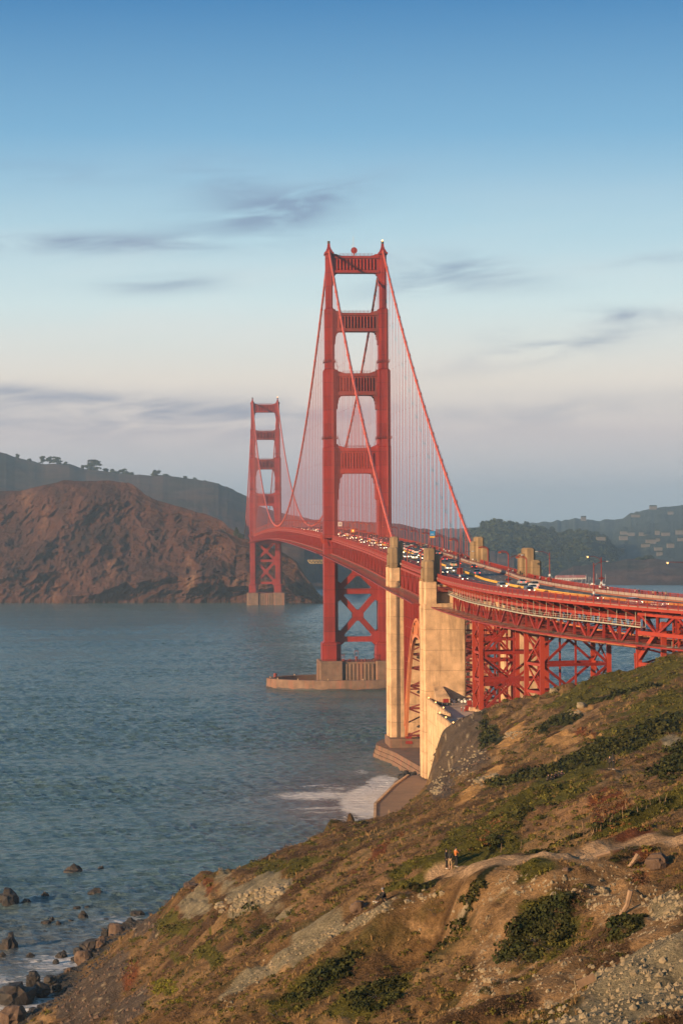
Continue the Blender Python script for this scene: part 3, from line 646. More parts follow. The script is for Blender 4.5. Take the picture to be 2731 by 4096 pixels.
cp += [atd(825, 1900, 400), atd(808, 1899, 403), atd(838, 1897, 402), atd(560, 2002, 338), atd(500, 2028, 343), atd(470, 2034, 350), atd(422, 2053, 359), atd(400, 2078, 362), atd(375, 2100, 360), atd(350, 2125, 358), atd(410, 2066, 352), atd(752, 1912, 372), atd(1000, 1755, 536), atd(988, 1802, 531), atd(985, 1800, 537), atd(982, 1836, 527), atd(1004, 1760, 524)]
keep_ = [i for i in range(len(cp)) if not (len(TP) <= i < NB1) or min([math.hypot(cp[i][0]-cp[j][0], cp[i][1]-cp[j][1]) for j in range(len(cp)) if not (len(TP) <= j < NB1)]) > 9]
cp = np.array(cp)[keep_]; cxy = cp[:, :2]/100.0
def tps(r2): return -np.sqrt(r2+1e-4)
D2 = ((cxy[:, None]-cxy[None])**2).sum(-1); K = tps(D2)-np.eye(len(cp))*1e-3
Pm = np.c_[np.ones(len(cp)), cxy]; A_ = np.block([[K, Pm], [Pm.T, np.zeros((3, 3))]]); wt = np.linalg.solve(A_, np.r_[cp[:, 2], np.zeros(3)])
def base(x, y):
    x = np.asarray(x, float); shp = x.shape; q = np.c_[x.ravel(), np.asarray(y, float).ravel()]/100.0; out = np.empty(len(q))
    for i in range(0, len(q), 60000):
        b = q[i:i+60000]; r2 = ((b[:, None, 0]-cxy[None, :, 0])**2+(b[:, None, 1]-cxy[None, :, 1])**2); out[i:i+60000] = tps(r2)@wt[:-3]+wt[-3]+b@wt[-2:]
    return out.reshape(shp)
EA, EB = np.array([.92, .39]), np.array([-.39, .92])
def landmask(z): return np.clip((z-1.0)/5.0, 0, 1)
def H(x, y):
    z = base(x, y); lm = landmask(z)
    u = x*EA[0]+y*EA[1]; v = x*EB[0]+y*EB[1]; d = np.hypot(x-CAM[0], y-CAM[1]); nr = np.clip((d-60)/120, .25, 1)
    z = z+lm*(nr*1.5*fbm(x/34, y/34, 3, 3)+nr*1.5*fbm(u/26, v/8.5, 4, 11, ridged=True)*.8+.78*fbm(u/6.5, v/2.6, 3, 21)+.16*fbm(x/1.1, y/1.1, 2, 31))
    z = z+(1-lm)*.5*fbm(x/3, y/3, 4, 41)
    # eroded gullies on the bare faces
    g = fbm(u/3.2+.3*vnoise(x/6, y/6, 0, 5), v/14, 3, 51, ridged=True); z = z-lm*.8*np.clip(g, 0, 1)*np.clip(fbm(x/45, y/45, 2, 61)*2+.2, 0, 1)
    return z
def hit(x, y, dmax=640):               # where the sight line of a photo point meets the slope
    r = ray(x*2731/1568, y*2731/1568); t = np.arange(62, dmax, .35); P = CAM[None]+t[:, None]*r[None]; h = H(P[:, 0], P[:, 1]); i = np.argmax(h > P[:, 2])
    return P[i] if h[i] > P[i, 2] else P[-1]
# polar grid round the viewpoint: dense towards the slope, coarse elsewhere
def polar(ra, nfine, nco, half=11.0):
    fine = np.linspace(-half, half, nfine); co = np.linspace(half, 360-half, nco+2)[1:-1]; return np.radians(np.r_[fine, co]+4.06), ra
an, _ = polar(None, 800, 60); rr = np.r_[np.linspace(1.0, 56, 12), np.exp(np.linspace(math.log(60), math.log(640), 1150)), [700, 900]]
AA, RR = np.meshgrid(an, rr); X_ = CAM[0]+RR*np.sin(AA); Y_ = CAM[1]+RR*np.cos(AA); Z_ = H(X_, Y_); Z_[0] = np.minimum(Z_[0], 75.9)
farr = np.clip((RR-640)/60, 0, 1); Z_ = Z_*(1-farr)+(-9)*farr
inn = (np.degrees(AA) > -20) & (np.degrees(AA) < 30); Z_ = np.where(inn | (Z_ > 0) & (RR < 200), Z_, np.minimum(Z_, 60))
nr_, na = X_.shape; idx = np.arange(nr_*na).reshape(nr_, na); nx = np.roll(idx, -1, 1)
F_ = np.stack([idx[:-1], idx[1:], nx[1:], nx[:-1]], -1).reshape(-1, 4)[:, ::-1]
# what grows or lies where: painted from patches of ground
def blobmask(px, py, spec):
    x, y, rx, ry, ang = spec; a = math.radians(-ang); c = hit(x, y)[:2]
    A = hit(x+rx*math.cos(a), y-rx*math.sin(a)*1.0)[:2]-c; B = hit(x+ry*math.sin(a), y+ry*math.cos(a))[:2]-c
    M = np.array([A, B]).T
    if abs(np.linalg.det(M)) < 1e-3 or np.linalg.norm(A) > 200 or np.linalg.norm(B) > 200: return np.zeros_like(px)
    q = np.linalg.inv(M)@np.stack([(px-c[0]).ravel(), (py-c[1]).ravel()]); r2 = (q**2).sum(0).reshape(px.shape)
    return np.exp(-np.minimum(r2, 30)**2*.7)
PAINT = {'ochre': [(1112,1788,50,14,-32),(1170,1690,40,16,-36),(1335,1628,26,9,-8),(1352,1692,34,10,-8),(1290,1700,30,6,-10)],
 'bare': [(1240,2035,125,38,-8),(1420,2060,95,60,0),(1500,2120,100,80,30),(1290,2250,70,45,-30),(1110,1790,50,12,-32),(1172,1690,38,15,-38),(1440,2230,110,50,-30),(1150,2230,80,40,-35),(1330,1655,45,8,-30),(1060,2090,60,30,-30),(980,2150,60,30,-35),(1110,2290,90,22,-25),(1400,2000,110,22,-5)],
 'grey': [(1500,2290,170,62,-12),(1330,2335,120,35,-15),(830,2108,80,16,-28),(730,2160,80,16,-30),(640,2215,80,15,-32),(560,2265,80,12,-38),(570,2068,85,26,-12),(620,2045,60,12,-25),(1548,1712,34,7,-8),(1310,1640,30,8,-40),(1530,2080,50,60,-60),(450,2085,50,25,-20),(1020,2075,40,10,-30)],
 'stone': [(1060,1735,80,40,-42),(1010,1800,30,40,-50),(240,2240,70,50,-55),(200,2300,90,70,-45),(330,2130,40,16,-35),(300,2300,50,40,-50),(440,2025,25,14,0)],
 'red': [(1340,1690,34,12,-5),(265,2235,55,22,-15),(440,2060,60,14,-30),(500,2050,80,10,-15),(880,1940,90,18,-30),(1130,1900,60,12,-40),(1410,1915,80,10,-12)],
 'green': [(1250,1830,170,30,-25),(1400,1720,190,24,-18),(1450,1560,150,30,-14),(1500,1650,150,40,-25),(1500,1850,140,34,-20),(1280,1780,60,14,-20),(1100,1960,110,20,-12),(650,1990,80,16,-15),(470,2190,150,24,-18),(380,2130,90,20,-15),(960,1990,110,14,-15),(1340,1600,60,20,-10),(1290,1610,60,12,-10),(700,2290,110,30,-30),(850,2290,90,50,-20),(1240,2150,110,60,-40),(560,2150,130,22,-20),(930,2030,80,16,-15)],
 'dark': [(1320,1745,120,15,-22),(1480,1690,110,16,-25),(1190,1790,110,14,-18),(1400,1890,160,9,-20),(1240,2165,120,34,-48),(1150,1985,120,7,-14),(1560,1760,60,26,-35),(1130,1700,30,10,-15),(1280,1665,50,8,-15),(600,2120,110,12,-15),(740,2250,90,28,-30),(870,2300,60,30,-20),(1440,2130,45,26,-20),(760,1897,30,6,-3),(980,2030,40,14,-20),(1200,1880,110,9,-20),(1430,1590,80,9,-12)],
 'yellow': [(378,2270,28,16,-10),(400,2300,26,8,-20)],
 'pale': [(1270,1850,120,22,-18),(1320,1800,130,14,-25),(1480,1800,90,14,-35),(1130,1900,90,30,-40),(1000,1960,90,20,-40),(1290,1880,120,12,-20),(700,2080,60,30,-30),(880,2000,90,14,-30)]}
TRAIL = [(1012,2009),(1060,1997),(1120,1988),(1200,1977),(1300,1960),(1400,1950),(1470,1941),(1530,1932),(1568,1926)]
trw = np.array([hit(x, y)[:2] for x, y in TRAIL])
def trail_dist(px, py):
    d = np.full(px.shape, 1e9)
    for a, b in zip(trw[:-1], trw[1:]):
        ab = b-a; t = np.clip(((px-a[0])*ab[0]+(py-a[1])*ab[1])/(ab@ab), 0, 1); d = np.minimum(d, np.hypot(px-a[0]-t*ab[0], py-a[1]-t*ab[1]))
    return d
def fields(x, y, z):
    u = x*EA[0]+y*EA[1]; v = x*EB[0]+y*EB[1]
    n1_ = fbm(u/30, v/9, 4, 71); n2_ = fbm(u/9, v/3, 4, 81); n3_ = fbm(x/1.6, y/1.6, 3, 91); out = {}
    for k, lst in PAINT.items():
        m = np.zeros_like(x)
        for sp_ in lst: m = np.maximum(m, blobmask(x, y, sp_))
        out[k] = np.clip((m-(.2 if k == 'ochre' else .42)+.50*n2_+.25*n3_)*4, 0, 1)*(m > .02)
    out['n1'], out['n2'], out['n3'] = n1_, n2_, n3_; return out
def mixc(c, k, m): return c*(1-m[..., None])+np.array(k)*m[..., None]
fl = fields(X_, Y_, Z_)
c = np.zeros(X_.shape+(3,))+np.array((.220, .128, .058))
c = mixc(c, (.33, .205, .098), np.clip(fl['n1']*2.4+.05, 0, 1)); c = mixc(c, (.095, .054, .028), np.clip(-fl['n2']*3-.25, 0, 1)); c = mixc(c, (.075, .066, .020), np.clip(fl['n2']*3-.55-fl['n1'], 0, .75))
for k, rgb in (('pale', (.29, .165, .085)), ('red', (.17, .060, .028)), ('green', (.110, .098, .020)), ('stone', (.115, .085, .065)), ('bare', (.34, .205, .10)), ('grey', (.27, .225, .145)), ('ochre', (.52, .29, .11)), ('dark', (.028, .030, .009)), ('yellow', (.16, .14, .015))):
    c = mixc(c, rgb, fl[k])
td = trail_dist(X_, Y_); tm = np.clip((1.5-td+.5*fl['n3'])*1.6, 0, 1); c = mixc(c, (.52, .34, .20), tm)
sp = vnoise(X_/.42, Y_/.42, 0, 99); c = mixc(c, (.42, .33, .22), np.clip((sp-.72)*8, 0, 1)*np.clip(fl['bare']+fl['grey']+fl['stone']*.8+.06, 0, 1))
c = mixc(c, (.06, .055, .05), np.clip((2.6-Z_+.8*fl['n2'])/1.4, 0, 1))
c = .72*c*(1+.42*fl['n3']+.22*vnoise(X_/.55, Y_/.55, 0, 17))[..., None]
me_t = npmesh('hillside', np.stack([X_, Y_, Z_], -1).reshape(-1, 3), F_, [], smooth=True); me_t['kind'] = 'structure'
at_ = me_t.data.attributes.new('albedo', 'FLOAT_COLOR', 'POINT'); at_.data.foreach_set('color', np.concatenate([np.clip(c, .006, .8), np.ones(X_.shape+(1,))], -1).astype(np.float32).ravel())
m = bpy.data.materials.new('hillside_ground'); m.use_nodes = True; t = m.node_tree; b = t.nodes['Principled BSDF']; at2 = N(t, 'ShaderNodeAttribute', attribute_name='albedo')
tc = N(t, 'ShaderNodeTexCoord'); n_ = N(t, 'ShaderNodeTexNoise', inp={'Scale': 3.5, 'Detail': 6.0, 'Roughness': .7}); L(t, tc.outputs['Object'], n_.inputs['Vector'])
L(t, mix(t, 1.0, at2.outputs[0], ramp(t, n_.outputs[0], [(.3, (.55, .55, .55)), (.7, (1.4, 1.4, 1.4))]), 'MULTIPLY'), b.inputs['Base Color']); b.inputs['Roughness'].default_value = .95; b.inputs['Specular IOR Level'].default_value = .1
bp = N(t, 'ShaderNodeBump'); bp.inputs['Distance'].default_value = .35; L(t, n_.outputs[0], bp.inputs['Height']); L(t, bp.outputs[0], b.inputs['Normal']); me_t.data.materials.append(m)

# ---------------------------------------------------------------- plants on the slope
def leafcloud(n, rx, rz, leaf, seed, narrow=1.0, upright=False):
    g = np.random.default_rng(seed); th = g.uniform(0, 2*PI, n); ph = np.arccos(g.uniform(0, 1, n)); rad = g.uniform(.72, 1.05, n)
    c = np.stack([rx*rad*np.sin(ph)*np.cos(th), rx*rad*np.sin(ph)*np.sin(th), rz*rad*np.cos(ph)], 1)
    if upright:
        c = np.stack([g.normal(0, rx*.4, n), g.normal(0, rx*.4, n), np.zeros(n)], 1); d = np.stack([g.normal(0, .35, n), g.normal(0, .35, n), np.ones(n)], 1); d /= np.linalg.norm(d, axis=1)[:, None]
        a = np.stack([g.normal(0, 1, n), g.normal(0, 1, n), np.zeros(n)], 1); a /= np.linalg.norm(a, axis=1)[:, None]; l = g.uniform(.5, 1.1, n)[:, None]*rz; w = leaf*.5
        V = np.stack([c-a*w, c+a*w, c+a*w*.3+d*l, c-a*w*.3+d*l], 1)
    else:
        a = g.normal(size=(n, 3)); a /= np.linalg.norm(a, axis=1)[:, None]; nrm = c/np.linalg.norm(c, axis=1)[:, None]+g.normal(0, .5, (n, 3)); b = np.cross(nrm, a); b /= np.linalg.norm(b, axis=1)[:, None]; a = np.cross(b, nrm); a /= np.linalg.norm(a, axis=1)[:, None]
        l = leaf*g.uniform(.6, 1.3, n)[:, None]; V = np.stack([c-a*l, c-b*l*narrow, c+a*l, c+b*l*narrow], 1)
    return V                              # n, 4, 3
def scatter(name, P, size, variants, mat, label=None, parent=None, kind='stuff', sq=None):
    vs = []; g = np.random.default_rng(len(P)+5)
    pick = g.integers(0, len(variants), len(P)); rot = g.uniform(0, 2*PI, len(P))
    for k, V in enumerate(variants):
        m_ = pick == k; p = P[m_]; s_ = size[m_]; r_ = rot[m_]
        if not len(p): continue
        cc, s2 = np.cos(r_)[:, None, None], np.sin(r_)[:, None, None]; x = V[None, ..., 0]*cc-V[None, ..., 1]*s2; y = V[None, ..., 0]*s2+V[None, ..., 1]*cc; z = np.broadcast_to(V[None, ..., 2], x.shape)
        vs.append((np.stack([x, y, z], -1)*s_[:, None, None, None]+p[:, None, None, :]).reshape(-1, 3))
    v = np.concatenate(vs); f = np.arange(len(v)).reshape(-1, 4); o = npmesh(name, v, f, mat, parent)
    if kind: o['kind'] = kind
    if label: o['label'] = label
    return o
def leafmat(name, a, b, c=None):
    m = bpy.data.materials.new(name); m.use_nodes = True; t = m.node_tree; bs = t.nodes['Principled BSDF']; ge = N(t, 'ShaderNodeNewGeometry'); tc = N(t, 'ShaderNodeTexCoord')
    n_ = N(t, 'ShaderNodeTexNoise', inp={'Scale': .35, 'Detail': 4.0}); L(t, tc.outputs['Object'], n_.inputs['Vector'])
    col = mix(t, math_(t, 'MULTIPLY', math_(t, 'SUBTRACT', n_.outputs[0], .3), 2.5, clamp=True), a, b)
    col = mix(t, 1.0, col, ramp(t, ge.outputs['Random Per Island'], [(0, (.55, .55, .55)), (1, (1.5, 1.5, 1.5))]), 'MULTIPLY'); L(t, col, bs.inputs['Base Color'])
    bs.inputs['Roughness'].default_value = .8; bs.inputs['Specular IOR Level'].default_value = .15; return m
LM_G = leafmat('scrub_leaves', (.050, .050, .010), (.110, .095, .018)); LM_D = leafmat('dark_leaves', (.016, .024, .006), (.050, .046, .012)); LM_B = leafmat('brush_twigs', (.075, .042, .024), (.16, .10, .055))
LM_S = leafmat('straw_blades', (.19, .115, .05), (.30, .19, .085)); LM_R = leafmat('rust_leaves', (.13, .05, .022), (.19, .085, .03)); LM_Y = leafmat('lime_leaves', (.13, .13, .012), (.18, .16, .02))
VAR_B = [leafcloud(46, 1, .62, .17, i) for i in range(6)]; VAR_T = [leafcloud(60, 1, .55, .14, 20+i, .25) for i in range(6)]; VAR_G = [leafcloud(16, .5, 1.0, .12, 40+i, upright=True) for i in range(5)]
g = np.random.default_rng(3)
NP_ = 95000
ra_ = np.exp(g.uniform(math.log(76), math.log(560), NP_)); aa_ = np.radians(4.06+g.uniform(-9.6, 10.2, NP_)); px = CAM[0]+ra_*np.sin(aa_); py = CAM[1]+ra_*np.cos(aa_); pz = H(px, py)
ok = pz > 5.0; px, py, pz, ra_ = px[ok], py[ok], pz[ok], ra_[ok]; ff = fields(px, py, pz); tdd = trail_dist(px, py)
bare = np.maximum.reduce([ff['bare'], ff['ochre'], ff['grey'], ff['stone']]); rnd = g.uniform(size=len(px)); free = (tdd > 2.4)
for xx, yy in ((1025, 2003), (1034, 1999), (1047, 1992), (884, 2072), (1404, 1768), (1395, 1768), (1256, 1795), (1264, 1793), (1273, 1789), (1280, 1787), (1287, 1785)):
    q_ = hit(xx, yy); free &= np.hypot(px-q_[0], py-q_[1]) > 3.0; q_ = hit(xx, yy+9); free &= np.hypot(px-q_[0], py-q_[1]) > 2.5
sz = (.12+.0014*ra_)*g.uniform(.6, 1.5, len(px))*np.where(g.uniform(size=len(px)) > .9, 1.5, 1)
P3 = np.stack([px, py, pz-.12*sz], 1)
s1 = free & (ff['ochre'] < .4) & (ff['dark'] > .4) & (rnd < .75); s2 = free & ~s1 & (ff['green'] > .4) & (rnd < .38) & (bare < .6); s3 = free & ~s1 & ~s2 & (ff['n2'] < -.05) & (rnd < .55) & (bare < .5)
s4 = free & ~s1 & ~s2 & ~s3 & (rnd < .42) & (bare < .5); s5 = free & (ff['red'] > .4) & (rnd > .3) & (bare < .5); s7 = free & ~s1 & ~s2 & ~s3 & (rnd > .86) & (bare < .4); s6 = (ff['yellow'] > .3)
scatter('dark_scrub', P3[s1], sz[s1]*1.5, VAR_B, LM_D, 'dense dark green scrub in bands across the slope')
scatter('green_scrub', P3[s2], sz[s2]*.75, VAR_B, LM_G, 'olive green low scrub covering the slope')
scatter('dry_brush', P3[s3], sz[s3]*1.05, VAR_T, LM_B, 'brown leafless brush on the slope')
scatter('dry_grass', P3[s4], sz[s4]*.7, VAR_G, LM_S, 'straw coloured dry grass tufts on the slope')
scatter('rust_groundcover', P3[s5 & ~s1], sz[s5 & ~s1]*.6, VAR_B, LM_R, 'rust red ground cover')
scatter('olive_tufts', P3[s7], sz[s7]*.8, VAR_B, LM_G, 'scattered olive tufts between the dry grass')
if s6.any(): scatter('lime_groundcover', P3[s6], sz[s6]*.7, VAR_B, LM_Y, 'yellow green ground cover low on the slope')
# individually recognisable bushes
BUSH = [(1240,2160,50,'large dark bush in the middle of the diagonal gully below the trail','b'),(1195,2205,44,'brown-green sprawling bush in the lower part of the gully','t'),(1290,2115,44,'dark bush in the upper part of the gully near the driftwood','b'),(1335,2075,26,'dark bush at the top of the gully under the trail','b'),(1150,2250,38,'dark brown bush at the bottom end of the gully','b'),(1270,2180,34,'brown bare-twigged patch on the right flank of the gully','t'),(1225,2225,30,'brown twig patch at the lower right of the gully','t'),(1255,2125,26,'brown twig patch among the upper gully bushes','t'),
 (1440,2128,40,'rounded dark bush on the bare slope right of the gully','b'),(1400,2150,30,'brown twiggy bush beside the rounded dark bush','t'),(870,2290,38,'dark green bush at the bottom edge centre','b'),(735,2250,30,'dark bush below the pale rubble strip','b'),
 (1440,1948,44,'dark bush overhanging the trail near its right end','b'),(1000,2090,34,'brown twiggy bush on the bank below the three standing people','t'),(1120,2120,34,'brown bush in the middle of the bare bank','t'),(640,2330,46,'leafless grey brown brush at the bottom edge','t'),
 (760,1896,24,'dark flat bush on the shore bluff skyline','b'),(1275,1668,30,'small dark bush under the pale rock outcrop by the viaduct','b'),(590,2140,44,'long dark bush low on the left slope','b'),(1330,1640,20,'low brown bush by the rock outcrop','t'),(930,2050,30,'olive brown bush behind the seated person','t')]
for x, y, r_, lab, kd in BUSH:
    p = hit(x, y+r_*.3); d = (p-CAM)@FW; R_ = r_*d/5033; r = empty('bush', tuple(p), lab, 'bush', 'recognisable bushes on the slope'); n_ = 13; vs = []; gg = np.random.default_rng(int(x*7+y))
    for k in range(n_):
        f_ = gg.normal(0, .55); o_ = R_*np.array([f_*XC[0]+gg.normal(0, .22), f_*XC[1]+f_*1.3+gg.normal(0, .3), 0]); V = leafcloud(520, R_*gg.uniform(.30, .55), R_*gg.uniform(.2, .36), R_*.032, int(x+k), .4 if kd == 'b' else .15); vs.append(V.reshape(-1, 3)+[o_[0], o_[1], H(np.array([p[0]+o_[0]]), np.array([p[1]+o_[1]]))[0]-p[2]-.05])
    v = np.concatenate([q for i_, q in enumerate(vs) if i_ % 3]); npmesh('foliage', v, np.arange(len(v)).reshape(-1, 4), LM_D if kd == 'b' else LM_B, r)
    v = np.concatenate(vs[::3]); npmesh('dry_twigs', v, np.arange(len(v)).reshape(-1, 4), LM_B if kd == 'b' else LM_G, r)
    m1 = MB()
    for k in range(7): a = k*.9+x; m1.tube([(0, 0, -.3), (.3*R_*math.cos(a), .3*R_*math.sin(a), .25*R_), (.7*R_*math.cos(a), .7*R_*math.sin(a), .36*R_)], [.03*R_, .02*R_, .008*R_], 5)
    m1.build('branch', M_DARK, r)
# ---------------------------------------------------------------- rocks
M_ROCKD = material('shore_rock_dark', (.030, .025, .023), .75, .35, .8, bump=.12, bscale=2.5, stain=(.085, .048, .03), stain_amt=.45, stain_scale=(.4, .4, .4))
M_ROCKB = material('boulder_brown', (.105, .065, .045), .9, .3, .8, bump=.1, bscale=3, stain=(.17, .12, .08), stain_amt=.4, stain_scale=(.7, .7, .7))
M_ROCKP = material('stone_pale', (.23, .18, .115), .9, .25, 1.2, bump=.08, bscale=4)
def rockmesh(seed, r, sub=3, rough=.32):
    import bmesh
    bm = bmesh.new(); bmesh.ops.create_icosphere(bm, subdivisions=sub, radius=1.0); V = np.array([v.co[:] for v in bm.verts]); F = [[v.index for v in f.verts] for f in bm.faces]; bm.free()
    n_ = fbm(V[:, 0]*1.1+seed, V[:, 1]*1.1, 4, seed, z=V[:, 2]*1.1+.01); q = np.round(V*2.2+n_[:, None])/2.2; V = V*(1+rough*n_[:, None])*.45+q*.55*(1+rough*n_[:, None])
    return V*np.array(r), F
def rock(name, p, r, mat, seed, lab=None, cat='rock', group=None, sub=3, **k):
    V, F = rockmesh(seed, r, sub, **k); o = npmesh(name, V, F, mat, None, None, False, tuple(p)); o.rotation_euler = (0, 0, seed*1.3)
    if lab: tag(o, lab, cat, group)
    return o
def onz(x, y, z): return srcz(x*2731/1568, y*2731/1568, z)
SEA = [(170,1998,27,13,'lone rounded dark rock farthest out in the water'),(232,1994,10,5,'small flat rock just right of the farthest-out rock'),(221,2052,24,10,'low dark rock awash between the outer rock and the foam'),(20,2066,34,20,'big brown rock at the left edge, in the water'),(60,2070,14,8,'low rock touching the right side of the big left-edge rock'),(103,2057,12,8,'small peaked rock right of the left-edge rocks'),(85,2058,7,4,'tiny rock beside the small peaked rock'),
 (176,2085,10,4,'flat awash rock, left of a pair below the low dark rock'),(200,2083,8,4,'flat awash rock, right of a pair below the low dark rock'),(191,2105,15,11,'dark wedge rock standing in the first foam'),(162,2117,11,8,'small dark rock left of the wedge rock'),(105,2120,16,9,'wide dark rock in a cluster left in the foam'),(118,2115,8,9,'upright rock in the middle of the left foam cluster'),(134,2122,10,7,'right-hand rock of the left foam cluster'),(315,2098,20,9,'dark rock at the water line below the bluff'),(243,2113,9,5,'small flat rock in foam left of the brown boulder'),(20,2168,26,22,'tall reddish peaked rock at the left edge in the foam'),(62,2145,8,4,'small rock above the reddish peaked rock'),(105,2142,9,6,'small rock in mid foam'),(70,2195,14,5,'long low rock in foam near the beach'),(5,2196,12,8,'dark rock cut by the left edge of the picture'),(140,2195,16,10,'dark rock where foam meets the pebbles'),(128,2210,10,9,'dark rock just below the foam-edge rock'),(170,2205,10,8,'dark rock right of the foam-edge rocks'),(175,2184,7,6,'small rock above the pebble beach')]
for i, (x, y, w, h, lab) in enumerate(SEA):
    p = onz(x, y+h*.5, 0.0); d = (p-CAM)@FW; k = d/5033; rock('sea_rock', (p[0], p[1], -.15*h*k), (w*k*.86, w*k*.8, h*k*1.35), M_ROCKD, i+3, lab, 'rock', 'dark rocks standing in the shallow water')
SHORE = [(270,2132,24,24,M_ROCKB,'large brown rounded boulder on the shore'),(242,2136,12,10,M_ROCKD,'dark boulder left of the large brown rounded one'),(262,2152,14,12,M_ROCKB,'grey boulder below the large brown rounded one'),(205,2165,26,18,M_ROCKD,'wide dark boulder in the middle of the shore rocks'),(230,2165,20,18,M_ROCKB,'grey boulder against the foot of the slope'),(197,2190,22,22,M_ROCKB,'tall pale brown boulder at the foot of the slope'),(75,2238,20,20,M_ROCKD,'dark pointed boulder where the foam ends'),(115,2245,18,12,M_ROCKD,'dark low boulder right of the pointed one'),
 (35,2270,52,30,M_ROCKD,'huge dark rounded boulder at the left edge of the beach'),(30,2320,40,26,M_ROCKB,'large ribbed brown boulder below the huge dark one'),(95,2268,26,14,M_ROCKD,'dark boulder right of the huge one'),(130,2262,14,9,M_ROCKD,'flat dark boulder among pebbles'),(75,2338,16,12,M_ROCKD,'small dark boulder at the bottom left corner'),(255,2125,10,8,M_ROCKD,'small dark boulder between brown boulder and water'),(300,2115,16,8,M_ROCKD,'dark boulder under the bluff point'),(180,2180,14,10,M_ROCKD,'dark boulder left of the tall pale brown one'),(160,2225,12,8,M_ROCKB,'brown boulder on the pebble strip')]
for i, (x, y, w, h, mt, lab) in enumerate(SHORE):
    p = onz(x, y+h*.6, 1.3); d = (p-CAM)@FW; k = d/5033; rock('boulder', (p[0], p[1], 1.2), (w*k*.85, w*k*.85, h*k*1.1), mt, i+40, lab, 'boulder', 'boulders along the foot of the slope')
for x, y, w, h, mt, lab in [(825,2086,22,17,M_ROCKB,'round tan boulder beside the seated person'),(1510,1982,26,22,M_ROCKB,'big round brown boulder perched on the bare slope at right'),(1385,2148-100,13,11,M_ROCKP,'pale green-grey boulder below the driftwood'),(1300,2000,9,7,M_ROCKB,'small brown boulder on the bare bank under the trail'),(440,2034,20,7,M_ROCKB,'brown rock knob at the bluff edge above the water'),(640,2048,18,10,M_ROCKP,'pale rock at the top of the grey outcrop'),(1335,1622,12,8,M_ROCKP,'small pale rock near the viaduct leg'),(1272,1588,11,7,M_ROCKP,'flat pale slab on the grassy knoll below the viaduct'),(1000,2057,8,6,M_ROCKP,'pale stone behind the seated person'),(1015,2052,9,6,M_ROCKP,'paler stone at the upper end of the rubble')]:
    p = hit(x, y+h*.4); d = (p-CAM)@FW; k = d/5033; rock('boulder', (p[0], p[1], p[2]+h*k*.4), (w*k, w*k, h*k*1.1), mt, int(x), lab, 'boulder')
def stones(name, pts, smin, smax, mat, lab, seed):
    Vr, Fr = rockmesh(seed, (1, 1, .7), 1, .5); Fr = np.array(Fr); g = np.random.default_rng(seed); n = len(pts); s_ = g.uniform(smin, smax, n)*g.uniform(.5, 1, n); a = g.uniform(0, 6.28, n)
    x = Vr[None, :, 0]*np.cos(a)[:, None]-Vr[None, :, 1]*np.sin(a)[:, None]*g.uniform(.6, 1, n)[:, None]; y = Vr[None, :, 0]*np.sin(a)[:, None]+Vr[None, :, 1]*np.cos(a)[:, None]; z = np.broadcast_to(Vr[None, :, 2], x.shape)
    V = np.stack([x, y, z], -1)*s_[:, None, None]+pts[:, None]; F = (Fr[None]+(np.arange(n)*len(Vr))[:, None, None]).reshape(-1, 3); o = npmesh(name, V.reshape(-1, 3), F, mat); o['kind'] = 'stuff'; o['label'] = lab; return o
rk = g.uniform(size=len(px)); sel = (np.maximum(ff['grey'], ff['bare']) > .5) & (rk < .5) & (tdd > 1.6); stones('rubble', P3[sel], .03, .17, M_ROCKP, 'pale loose stones on the bare ground', 5)
sel = (ff['stone'] > .4) & (rk < .4); stones('talus', P3[sel], .12, .5, M_ROCKB, 'brown talus on the rocky slope', 6)
oc = []
for cx_, cy_, rx_, ry_, n_ in ((575,2068,80,22,150),(625,2042,40,8,50),(1310,1640,26,8,40),(1175,1690,24,8,30),(1110,1790,36,8,40),(1060,1750,60,35,90),(1005,1805,16,22,60)):
    for k in range(n_): a_ = random.uniform(0, 6.28); f_ = random.random()**.5; oc.append(hit(cx_+rx_*f_*math.cos(a_)-.0, cy_+ry_*f_*math.sin(a_)-.25*rx_*f_*math.cos(a_)))
oc2 = []
for cx_, cy_, rx_, ry_, n_ in ((1490,2290,110,60,230),(1330,2335,130,28,120),(1530,2080,50,40,160),(1420,2060,90,45,160),(1240,2035,110,25,200),(1120,2250,70,40,120),(1440,2215,100,40,110)):
    for k in range(n_): a_ = random.uniform(0, 6.28); f_ = random.random()**.5; oc2.append(hit(cx_+rx_*f_*math.cos(a_), min(2350, cy_+ry_*f_*math.sin(a_))))
stones('rubble', np.array(oc2), .04, .24, M_ROCKP, 'small stones lying on the bare right slope', 16)
stones('outcrop', np.array(oc), .15, .75, M_ROCKP, 'pale broken outcrop rock', 15)
rb = []
for a, b in zip([(1010,2050),(900,2080),(830,2110),(740,2155),(640,2215),(560,2265)], [(900,2080),(830,2110),(740,2155),(640,2215),(560,2265),(500,2330)]):
    for k in range(46):
        f = random.random(); x = a[0]+(b[0]-a[0])*f+random.gauss(0, 9); y = a[1]+(b[1]-a[1])*f+random.gauss(0, 7); rb.append(hit(x, y))
stones('rubble', np.array(rb), .06, .34, M_ROCKP, 'strip of pale broken stones running down from the seated person', 8)
gb = np.random.default_rng(12); pb = []
for k in range(2600):
    x = gb.uniform(0, 330); y = gb.uniform(2110, 2352); p = onz(x, y, .9)
    pb.append(p)
pb = np.array(pb); hb = H(pb[:, 0], pb[:, 1]); sel = (hb > -.2) & (hb < 5.5); pb[:, 2] = np.maximum(hb, 0); stones('pebbles', pb[sel], .2, .8, M_ROCKD, 'grey pebbles and cobbles of the small beach', 9)
